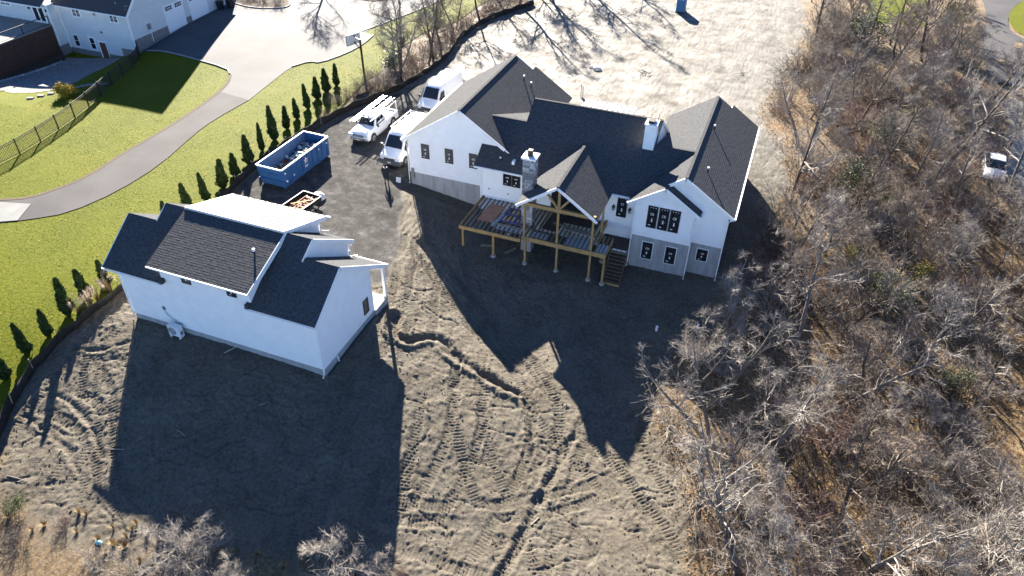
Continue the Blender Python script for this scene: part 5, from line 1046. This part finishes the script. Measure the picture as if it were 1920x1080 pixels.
def plant_tree(x, y, k, s, label, group=None, name='bare_tree', tilt=(0, 0), zs=1.):
    t = tag(empty(name, (x, y, G(x, y) if x > -40 else H(x, y)), random.uniform(0, 6.28)), label, 'tree', group); t.rotation_mode = 'ZYX'; t.rotation_euler[0], t.rotation_euler[1] = tilt; t.scale = (s, s, s*zs)
    for nm, me in (('trunk', TREES[k][0]), ('crown', TREES[k][1])): link(bpy.data.objects.new(nm, me), t)
    return t
def plant_shrub(x, y, k, s, label, group, name='bare_shrub', z=0., cat='shrub', me=None):
    o = link(bpy.data.objects.new(name, me or SHRUBS[k][0])); o.location = (x, y, (G(x, y) if x > -40 else H(x, y))+z); o.rotation_euler = (random.uniform(-.15, .15), random.uniform(-.15, .15), random.uniform(0, 6.28)); o.scale = (s*random.uniform(.85, 1.2), s*random.uniform(.85, 1.2), s*random.uniform(.8, 1.1))
    return tag(o, label, cat, group)
random.seed(5)
# --- the thicket right of the site
def edge_x(y): return float(np.interp(y, [p[1] for p in WOODS_EDGE][::-1], [p[0] for p in WOODS_EDGE][::-1]))
def zone(x, y):
    dx = x-edge_x(y); pre = ', outer thicket edge, ' if dx < 4.5 else ', deep in thicket, ' if dx > 15 else ', mid thicket, ' if dx > 9.5 else ', near side of thicket, '
    return pre+zone_y(y)
def zone_y(y):
    if y < 25: return 'in the bottom right corner'
    if y < 33: return 'at the front by the bottom right'
    if y < 40: return 'level with the tip of the house shadow'
    if y < 47: return 'right of the shaded wall'
    if y < 66: return 'right of the house roof'
    if y < 86: return 'behind the house along the dirt yard'
    return 'at the far top right'
special = [(1.2,31.8,9,.85,(.0,-.3),'pale airy tree leaning left over the tip of the house shadow'), (4.6,31.2,10,.95,(0,-.12),'pale spreading tree just right of the house shadow tip'), (3.2,25.9,9,1.0,(.02,-.03),'forked dark-trunked bare tree at the thicket edge, bottom right of the shadow'), (3.6,57.6,0,.85,(.0,.12),'tall bare tree with dark trunk closest to the right eave'), (8.2,56,5,.8,(.05,.1),'slim straight leaning trunk rising behind the green vines'),
 (3.4,95,0,.95,(0,.05),'dark upright tree at the far corner of the dirt yard'), (15.1,93,5,1.1,(0,0),'tall dark forked tree near the grey road'), (15.5,67.5,0,1.1,(0,.25),'big dark tree leaning towards the parked car'),
 (5.3,41.5,10,1.0,(0,0),'pale spreading tree next to the shaded house corner'), (2.0,36.8,10,.8,(0,-.1),'pale multi-stemmed tree reaching over the house shadow'), (7.8,36.7,10,.9,(.1,.75),'fallen-looking pale tree leaning low across the thicket'), (10,25.8,9,.85,(0,0),'forked brown tree near the bottom right corner')]
for x, y, k, s, tl_, lb in special: plant_tree(x, y, k, s, lb, 'thicket trees', tilt=tl_)
pts = [(p[0], p[1]) for p in special]; n = 0; tries = 0
while n < 130 and tries < 6000:
    tries += 1; y = random.uniform(17, 118); x = edge_x(y)+random.uniform(.8, 26)
    if y < 50 and x > 24: continue
    if 21 < x < 27 and y > 64: continue
    if 9 < x < 17 and y > 103: continue
    dmin = min(math.hypot(x-a, y-b) for a, b in pts)
    if dmin < (2.2 if y < 60 else 2.7): continue
    pts.append((x, y)); n += 1
    k = random.choices(range(11), [1.2, 1.6, 1.8, 1.4, 2, .8, 1.8, 1.4, 2.0, 2.4, 2.4] if y < 62 else [1.6, 1.4, 1.4, 1.8, 1.6, 1.6, 2, 1.6, 1.4, .8, .8])[0]
    sz_ = random.choice([.45, .55, .64, .72, .8, .92]); plant_tree(x, y, k, sz_, ('small ' if sz_ < .52 else 'tall ' if sz_ > .78 else '')+{'twig_grey': 'bare grey tree', 'twig_pale': 'bare pale-twigged tree', 'twig_brown': 'bare brown-twigged tree', 'twig_dark': 'bare dark tree'}[TREES[k][1].materials[0].name]+zone(x, y), 'thicket trees', tilt=(random.uniform(-.12, .12), random.uniform(-.12, .12)))
n = 0; tries = 0; sp_ = []
while n < 185 and tries < 8000:
    tries += 1; y = random.uniform(18, 105); x = edge_x(y)+random.uniform(.3, 23)
    if (y < 50 and x > 22) or (21 < x < 27 and y > 64) or (9 < x < 17 and y > 103): continue
    if sp_ and min(math.hypot(x-a, y-b) for a, b in sp_) < 1.5: continue
    sp_.append((x, y)); n += 1; k = random.randrange(8)
    sz_ = random.uniform(.8, 1.25); plant_shrub(x, y, k, sz_, ('low ' if sz_ < .95 else 'big ' if sz_ > 1.1 else '')+{'twig_pale': 'pale bare shrub', 'twig_brown': 'brown bare shrub', 'twig_grey': 'grey bare shrub', 'twig_red': 'reddish bare shrub', 'twig_dark': 'dark bare shrub'}[SHRUBS[k][1]]+zone(x, y), 'thicket shrubs')
for (x, y, k, s, lb) in ((8.6,60.5,'green',1.2,'dark green vine mass over a fallen trunk'), (10.2,58.5,'green',.9,'smaller dark green vine mass beside the fallen trunk'), (10.6,69.6,'green',1.1,'green leafy bush behind the house corner in the thicket'), (12.4,74.6,'yellow',1.0,'yellowish leafy bush in mid thicket'), (18.1,104,'yellow',1.4,'yellow bush near the grey road'), (19.6,108,'yellow',1.3,'taller yellow bush beside the far road bend'),
    (11.3,47.3,'green',1.1,'dark green bush in the shaded right part of the thicket'), (13.6,51.6,'yellow',.8,'small yellow bush at right centre of the thicket'), (2.6,42.6,'orange',.7,'orange dry-leaved bush by the edge of house shadow'), (4.2,47.0,'orange',.8,'brownish dry-leaved bush beside the right wall shadow'), (8.8,52.2,'yellow',.75,'yellow-green bush among pale twigs right of the eave'),
    (15.2,41,'green',.8,'green bush low in the thicket near right edge'), (6.4,63.5,'orange',1.0,'orange dry-leaved bush under the tall trees right of the roof'), (14,34,'yellow',.7,'olive bush in the lower right thicket'), (9,95,'green',1.5,'dark evergreen bush beside the small far lawn')):
    plant_shrub(x, y, 0, s, lb, None, 'leafy_bush', me=LEAFY[k])
# leaf litter: loose leaves on the woodland floor
q = np.random.default_rng(4); n = 60000; ly = q.uniform(17, 90, n); lx = np.array([edge_x(v) for v in ly])+q.uniform(-.8, 20, n); lz = np.array([G(a, b) for a, b in zip(lx[:n], ly[:n])])
c_ = np.stack([lx, ly, lz+.03], -1); a = q.normal(0, 1, (n, 3))*np.array([1, 1, .35]); a /= np.linalg.norm(a, axis=1)[:, None]; b = np.cross(a, q.normal(0, .35, (n, 3))+np.array([0, 0, 1.])); b /= np.linalg.norm(b, axis=1)[:, None]
s = q.uniform(.03, .075, n)[:, None]; V = np.stack([c_-a*s, c_-b*s*.7, c_+a*s, c_+b*s*.7], 1).reshape(-1, 3)
o = link(bpy.data.objects.new('fallen_leaves', raw_mesh('fallen_leaves', V, np.arange(4*n).reshape(n, 4), ['leaf_litter', 'litter_dark', 'leaf_orange']))); o.data.polygons.foreach_set('material_index', q.choice([0, 0, 1, 2], n).astype(np.int32)); tag(o, 'orange brown fallen leaves covering the thicket floor', 'leaves', kind='stuff')
# fallen log
tag(MB().tube([(4.0,58.9,G(4,58.9)+.9),(5.3,57.6,G(5.3,57.6)+.75),(7,56.3,G(7,56.3)+.35)], [.16,.2,.22], 9).build('fallen_log', 'bark', None, True), 'dark fallen log by the tall tree right of the house', 'log')
# --- treeline between drive and site, and trees beyond the top edge whose shadows reach the yard
for k, (x, y, kd, s, lb) in enumerate(((-37.6,66.3,0,.95,'tall bare tree at the near end of the treeline behind the hoop'), (-37.9,65.9,1,1.05,'forked bare tree at the near end of the treeline'), (-36.9,65.6,5,.8,'slim bare tree beside the forked one in the treeline'), (-36.4,70.7,5,.85,'slim bare tree in the treeline above the vans'), (-36.6,72.4,0,.75,'bare tree in the middle of the treeline'), (-37.5,76.5,3,.85,'brown bare tree in the middle of the treeline'), (-38,81.7,6,.95,'multi-stemmed bare tree farther along the treeline'), (-36.6,86,3,.9,'brown bare tree near the top of the treeline'), (-33.9,93,0,1.15,'thick dark bare tree at the top corner of the dirt yard'))):
    plant_tree(x, y, kd, s, lb, 'treeline trees')
for k, (x, y, kd, s) in enumerate(((-30.5,97,5,1.1), (-33,99,0,1.1), (-36,101,3,1.1), (-27,101.5,5,1.15), (-39,96,0,1.0), (-29.5,104,1,1.2), (-22.5,107,5,1.0))):
    plant_tree(x, y, kd, s, 'bare tree beyond the top edge shading the dirt yard', 'trees beyond the top edge')
plant_tree(-61.5, 90.5, 7, 1.25, 'spreading bare tree beyond the driveway whose branching shadow falls on the asphalt'); plant_tree(-49, 94, 2, 1.2, 'bare tree beyond the driveway at the top edge')
SH2 = [(-40.4,58.2,1,.55),(-39.9,60.2,3,.6),(-39.4,62.0,1,.75),(-39.0,63.2,5,.8),(-38.2,62.2,1,.7),(-37.9,64.2,0,.75),(-38.9,65.0,5,.85),(-37.3,63.6,3,.6),(-36.9,66.8,1,.8),(-37.9,67.8,5,.8),(-36.6,69,3,.8),(-37.9,70.2,1,.85),(-39,71.6,5,.8),(-36.7,72.8,1,.8),(-38.2,74,3,.85),(-37.2,75.8,5,.9),(-38.9,77.4,1,.9),(-37.2,78.6,3,.9),(-38.4,80.6,5,.9),(-36.9,82.4,1,.9),(-37.9,84.6,5,.9),(-36.5,87,3,.9),(-36.2,89.4,1,1.0),(-35,91.6,5,1.0),(-37.4,91,0,1.),(-34.6,95,1,1.0),(-37.2,95,5,1.0),(-40,55.5,3,.4)]
for k, (x, y, kd, s) in enumerate(SH2): plant_shrub(x, y, kd, s, {'twig_pale': 'pale', 'twig_brown': 'brown', 'twig_red': 'reddish'}.get(SHRUBS[kd][1], 'grey')+(' bare shrub in the treeline near the hoop' if y < 68 else ' bare shrub in the far treeline'), 'treeline shrubs')
ev = leafy_mesh('broadleaf_evergreen', .9, 2.0, 2200, .075, 'shrub_green', 8, 10); plant_shrub(-39.0, 67.2, 0, 1.15, 'rounded green broadleaf shrub in front of the treeline', None, 'evergreen_shrub', me=ev)
# --- arborvitae row
def arbor(seed, n=2500):
    q = np.random.default_rng(seed); Hh = 2.35; z = Hh*(q.uniform(0, 1, n)**.85); rad = .40*np.clip((1-z/Hh), 0, 1)**.62*np.clip(.35+z/.5, 0, 1); ph = q.uniform(0, 6.28, n); lum = 1+.24*np.sin(3*ph+z*5+seed)+.16*np.sin(5*ph-z*9+2*seed)
    rr_ = rad*lum*q.uniform(.6, 1.05, n); c = np.stack([rr_*np.cos(ph), rr_*np.sin(ph), z+.06], -1)
    up = np.stack([np.cos(ph)*.45, np.sin(ph)*.45, np.ones(n)], -1)+q.normal(0, .35, (n, 3)); up /= np.linalg.norm(up, axis=1)[:, None]; sd = np.cross(up, q.normal(0, 1, (n, 3))); sd /= np.linalg.norm(sd, axis=1)[:, None]
    s = q.uniform(.06, .19, n)[:, None]; V = np.stack([c-up*s, c-sd*s*.35, c+up*s*1.3, c+sd*s*.35], 1).reshape(-1, 3); return raw_mesh('crown', V, np.arange(4*n).reshape(n, 4), 'evergreen')
ARB = [arbor(k, 2100+200*k) for k in range(6)]; tk = MB().tube([(0,0,-.1),(0,0,1.6)], [.045,.02], 6).mesh('trunk', 'bark')
ordw = ['first', 'second', 'third', 'fourth', 'fifth', 'sixth', 'seventh', 'eighth', 'ninth', 'tenth', 'eleventh', 'twelfth', 'thirteenth', 'fourteenth', 'fifteenth', 'sixteenth', 'seventeenth', 'eighteenth', 'nineteenth', 'twentieth', 'twenty-first']
AR = [(-42.47,61.73),(-42.6,60.1),(-42.6,58.4),(-42.3,56.1),(-42,53.75),(-41.8,51.66),(-41.4,49.2),(-41.1,46.95),(-40.8,44.8),(-40.6,42.7),(-40.5,40.6),(-40.4,38.6),(-40.3,36.6),(-40.3,34.4),(-40.2,32.2),(-39.9,27.4),(-40.05,25.9),(-40.1,24.3),(-40.0,22.4),(-40.1,20.8),(-40.1,18.9)]
for k, (x, y) in enumerate(AR):
    t = tag(empty('arborvitae', (x, y, H(x, y)), random.uniform(0, 6)), ordw[k]+' narrow dark arborvitae from the basketball hoop in the lawn row', 'tree', 'arborvitae row'); s = random.uniform(.82, 1.1); t.scale = (s*random.uniform(.8, 1.2), s*random.uniform(.8, 1.2), s*random.uniform(.85, 1.2)); t.location.x += random.uniform(-.12, .12); t.location.y += random.uniform(-.15, .15); t.rotation_euler[1] = random.uniform(-.09, .09); t.rotation_euler[0] = random.uniform(-.05, .05)
    link(bpy.data.objects.new('crown', ARB[(k*5+k//6) % 6]), t); link(bpy.data.objects.new('trunk', tk), t)
# --- shrubs in the neighbour's beds
ball = leafy_mesh('ball', .85, 1.2, 5000, .07, 'yellow_shrub', 12, 16); plant_shrub(-66.2, 49.6, 0, 1., 'round golden shrub beside the shaded patio', None, 'golden_shrub', me=ball)
plant_shrub(-57.9, 47.2, 0, .7, 'small round green shrub out on the sunlit lawn', None, 'round_shrub', me=leafy_mesh('ball2', .7, 1.0, 900, .06, 'leaf_green', 13, 12)) if False else None
for k, (x, y) in enumerate(((-66.5,80),(-64.2,79.2),(-62,79.6),(-69,80.4),(-55,88.2),(-52.4,88.4))): plant_shrub(x, y, [4, 7][k % 2], .75, 'bare dark shrub in the planting bed, '+('left bed' if k < 4 else 'bed at the top edge'), 'bed shrubs')
# --- foreground brush along the bottom edge
FG = [(-22.6,12.9,2,.6,'pale twiggy tree at the bottom edge left of the garage shadow centre'), (-20.6,13.2,4,.62,'pale multi-stemmed tree at the bottom edge inside the garage shadow'), (-14.6,15.3,2,.68,'pale spreading tree at the bottom edge by the right side of the garage shadow'), (-18.6,13.4,8,.5,'small pale tree between the two larger ones at the bottom'), (-12.6,16.2,8,.45,'small pale tree at the bottom edge just right of the garage shadow')]
for x, y, k, s, lb in FG: plant_tree(x, y, k, s, lb, 'foreground trees', zs=.8)
for k, (x, y, kd, s) in enumerate(((-26.6,11.8,6,.5),(-24.6,12.0,0,.7),(-22.8,12.3,6,.85),(-21.0,12.6,0,.8),(-19.3,13.0,6,.7),(-15.2,14.8,0,.5),(-13.4,16.2,3,.35),(-33,12.2,1,.45),(-31.0,11.2,5,.45),(-29.6,12.8,3,.35),(-12,16.9,3,.3))):
    plant_shrub(x, y, kd, s, {'twig_pale': 'pale', 'twig_brown': 'brown', 'twig_red': 'reddish'}.get(SHRUBS[kd][1], 'grey')+' bare shrub at the bottom edge '+('left of the garage shadow' if x < -28 else 'below the garage shadow' if x > -20 else 'inside the garage shadow'), 'foreground shrubs')
for (x, y, k, s, lb) in ((-32.6,12.6,'green',.42,'small green weed clump in the bottom left corner'), (-33.6,11.6,'orange',.5,'orange dry weed clump in the bottom left corner')): plant_shrub(x, y, 0, s, lb, None, 'weed_clump', me=LEAFY[k])
def tufts(seed, n, h, w, m, name='dry_grass_tuft', spread=.35):
    q = np.random.default_rng(seed); a = q.uniform(0, 6.28, n); r0 = q.uniform(0, .3, n)*spread; b = np.stack([r0*np.cos(a), r0*np.sin(a), np.zeros(n)], -1); l = h*q.uniform(.5, 1.1, n); t = q.uniform(.1, .75, n)
    d = np.stack([np.cos(a)*t, np.sin(a)*t, np.ones(n)], -1); d /= np.linalg.norm(d, axis=1)[:, None]; s_ = np.stack([-np.sin(a), np.cos(a), np.zeros(n)], -1)*w; mid = b+d*l[:, None]*.6; tip = b+d*l[:, None]*np.array([1.25, 1.25, .92])
    V = np.stack([b-s_, b+s_, mid+s_*.8, tip, mid-s_*.8], 1).reshape(-1, 3); i = np.arange(n)[:, None]*5; F = np.concatenate([i+np.array([[0, 1, 2, 4]])]); F3 = i+np.array([[4, 2, 3, 3]]); me = bpy.data.meshes.new(name); me.from_pydata(V.tolist(), [], F.tolist()+[tuple(f[:3]) for f in F3.tolist()]); me.materials.append(MT[m]); return me
TU = tufts(1, 90, .65, .012, 'dry_grass'); PL = tufts(2, 60, 1.5, .014, 'dry_grass')
for k in range(46):
    x = random.uniform(-36, -12); y = 12.2+.18*(x+36)*.9+random.uniform(-1.4, .5); y = min(y, 16.5)
    plant_shrub(x, y, 0, random.uniform(.45, .9), ('tuft of dry straw-coloured grass in the bottom left corner' if x < -29 else 'tuft of dry straw-coloured grass at the bottom edge below the garage shadow' if x < -17 else 'tuft of dry straw-coloured grass at the bottom edge right of the garage shadow'), 'dry grass tufts', 'dry_grass_tuft', cat='grass', me=TU)
for k, (x, y, lb) in enumerate(((-39.1,26.9,'tall plume grass by the silt fence nearest the garage corner'), (-39.3,26.0,'tall plume grass in the middle of the clump by the silt fence'), (-39.5,24.6,'tall plume grass at the lower end of the clump by the silt fence'), (-39.2,25.2,'short plume grass between its taller neighbours by the silt fence'))):
    t = tag(empty('plume_grass', (x, y, H(x, y)), k), lb, 'grass', 'plume grasses'); link(bpy.data.objects.new('blades', PL), t).scale = (.8, .8, .75)
    q = np.random.default_rng(k); cc = np.stack([q.uniform(-.55, .55, 7), q.uniform(-.55, .55, 7), q.uniform(.95, 1.35, 7)], -1); V, F = leaves(q, cc, 700, .028, np.array([.06, .06, .13])); link(bpy.data.objects.new('plumes', raw_mesh('plumes', V, F, 'plume')), t)
# lawn grass: short blades, uncountable
gm2 = bpy.data.materials.new('grass_blade'); gm2.use_nodes = True; N, Lk = gm2.node_tree.nodes, gm2.node_tree.links; B = N['Principled BSDF']; P = N.new('ShaderNodeNewGeometry').outputs['Position']
cr = ramp(noise(.5, 5, .6), [(.3, (.055, .085, .006)), (.55, (.08, .105, .009)), (.75, (.11, .115, .018))]); Lk.new(cr, B.inputs['Base Color']); B.inputs['Roughness'].default_value = .8; B.inputs['Specular IOR Level'].default_value = .05
tr = N.new('ShaderNodeBsdfTranslucent'); Lk.new(cr, tr.inputs[0]); mx = N.new('ShaderNodeMixShader'); mx.inputs[0].default_value = .45; Lk.new(B.outputs[0], mx.inputs[1]); Lk.new(tr.outputs[0], mx.inputs[2]); Lk.new(mx.outputs[0], N['Material Output'].inputs[0])
q = np.random.default_rng(12); n = 210000; bx = q.uniform(-80, -38, n); by = 10+85*q.uniform(0, 1, n)**1.0
ok = inpoly(bx, by, LAWN)
for pl in (PATH, DRIVE): ok &= ~inpoly(bx, by, pl)
ok &= ~((bx < -68) & (by > 46)) & ~inpoly(bx, by, [(-58,31.2),(-51.9,33.2),(-51.9,30.9),(-57,28.7)])
bx, by = bx[ok], by[ok]; n = len(bx); bz_ = hgt(bx, by); a = q.uniform(0, 6.28, n); hh = q.uniform(.03, .065, n)*(1+.5*fbm(bx, by, .7, 2, 4)); ww = q.uniform(.012, .03, n); ln_ = q.uniform(.2, .9, n)*hh
c0 = np.stack([bx, by, bz_-.01], -1); sv = np.stack([np.cos(a)*ww, np.sin(a)*ww, 0*a], -1); a2 = q.uniform(0, 6.28, n); tip = c0+np.stack([np.cos(a2)*ln_, np.sin(a2)*ln_, hh], -1)
V = np.stack([c0-sv, c0+sv, tip], 1).reshape(-1, 3); o = link(bpy.data.objects.new('lawn_grass', raw_mesh('lawn_grass', V, np.arange(3*n).reshape(n, 3), gm2))); tag(o, 'short bright green grass blades all over the lawn', 'grass', kind='stuff')
q = np.random.default_rng(21); n = 2600; ax_ = np.concatenate([q.normal(-42.5, 1.6, n//2), q.uniform(-60, -39.5, n-n//2)]); ay_ = np.concatenate([q.uniform(46, 84, n//2), q.uniform(17, 86, n-n//2)])
ok = inpoly(ax_, ay_, LAWN) & ~inpoly(ax_, ay_, PATH) & ~inpoly(ax_, ay_, DRIVE); ax_, ay_ = ax_[ok], ay_[ok]; n = len(ax_); c_ = np.stack([ax_, ay_, hgt(ax_, ay_)+.05], -1); a = q.normal(0, 1, (n, 3))*np.array([1, 1, .3]); a /= np.linalg.norm(a, axis=1)[:, None]; b = np.cross(a, q.normal(0, .3, (n, 3))+np.array([0, 0, 1.])); b /= np.linalg.norm(b, axis=1)[:, None]; s = q.uniform(.03, .07, n)[:, None]
V = np.stack([c_-a*s, c_-b*s*.7, c_+a*s, c_+b*s*.7], 1).reshape(-1, 3); o = link(bpy.data.objects.new('lawn_leaves', raw_mesh('lawn_leaves', V, np.arange(4*n).reshape(n, 4), 'leaf_litter'))); tag(o, 'scattered dry leaves on the lawn near the treeline', 'leaves', kind='stuff')
# fallen leaves on the lawn, clods and litter on the soil
q = np.random.default_rng(15); n = 9000; cx = q.uniform(-37.5, 1.5, n); cy = q.uniform(13.5, 46, n)
cl = (inpoly(cx, cy, GRAVEL)); pad_ = ((cx > -36) & (cx < -21) & (cy > 25.2) & (cy < 33.6)) | ((cx > -27) & (cy > 45.5)); sel = ~pad_ & ~cl; cx, cy = cx[sel], cy[sel]
ico = bmesh.new(); bmesh.ops.create_icosphere(ico, subdivisions=1, radius=1.); iv = np.array([v.co[:] for v in ico.verts]); if_ = np.array([[v.index for v in f.verts] for f in ico.faces]); ico.free()
n = len(cx); sz = .015+.05*q.random(n)**3; cz = np.array([G(a_, b_) for a_, b_ in zip(cx, cy)])
V = (iv[None]*(1+q.normal(0, .18, (n, len(iv), 1)))*sz[:, None, None]*np.array([1, 1, .7])+np.stack([cx, cy, cz+sz*.25], -1)[:, None]); F = if_[None]+(np.arange(n)*len(iv))[:, None, None]
cm = mat('clod', (.10, .082, .062), .95, .1, col2=(.065, .053, .04), nscale=3); MT['clod'] = cm
o = link(bpy.data.objects.new('soil_clods', raw_mesh('soil_clods', V.reshape(-1, 3), F.reshape(-1, 3), 'clod'))); tag(o, 'loose clods and stones scattered over the tracked soil', 'clods', kind='stuff')
for k, (x, y, a_, l_, lb) in enumerate(((-30.6,17.3,.3,.9,'pale stick on the shaded soil left of the garage shadow centre'), (-27.5,19.5,-.2,.7,'pale stick in the middle of the garage shadow'), (-24.0,22.5,.6,.6,'short pale stick in the garage shadow near the wall'), (-6.8,22.3,1.1,.6,'weathered board end sticking out of the deep rut'), (-34.8,14.0,.1,1.3,'pale stick on the soil by the bottom left weeds'))):
    tag(MB().tube([(x,y,G(x,y)+.03),(x+l_*.5*math.cos(a_),y+l_*.5*math.sin(a_),G(x,y)+.08),(x+l_*math.cos(a_),y+l_*math.sin(a_),G(x+l_*math.cos(a_),y+l_*math.sin(a_))+.03)], [.02,.025,.015] if k != 3 else [.05,.05,.045], 6).build('stick', 'twig_pale' if k != 3 else 'timber_grey', None, True), lb, 'stick')
for k, (x, y, s, lb) in enumerate(((-13.4,76.5,1.,'grey driftwood-like branch lying on the dirt yard'), (-15,84,.8,'reddish branch scrap near the top of the dirt yard'), (-3.5,80.5,.8,'dark branch scrap at the right of the dirt yard'), (-6,67.5,.7,'low brown brush scrap behind the right wing'))):
    q = np.random.default_rng(50+k); A = TubeAcc()
    for j in range(9): p = q.normal(0, .25, 3)*s; p[2] = .1; A.add(grow_path(q, p, unit(np.array([q.normal(), q.normal(), .25])), q.uniform(.5, 1.3)*s, 4, .25, -.03), .035*s*np.linspace(1, .4, 5), 4)
    o = link(bpy.data.objects.new('branch_scrap', A.mesh('branch_scrap', ['twig_grey', 'twig_red', 'twig_dark', 'twig_brown'][k]))); o.location = (x, y, G(x, y)); tag(o, lb, 'branch')
bg = MB(); bg.loft([[(-27.2+.22*r_*math.cos(a), 12.75+.12*r_*math.sin(a)*(1+.3*math.sin(3*a)), G(-27.2,12.75)+.02+z) for a in np.linspace(0, 2*math.pi, 11)[:-1]] for z, r_ in ((0,1),(.07,1.05),(.13,.7),(.15,.2))]); tag(bg.build('plastic_bag', 'debris_teal', None, True), 'teal plastic bag on the dry grass at the bottom edge', 'bag')
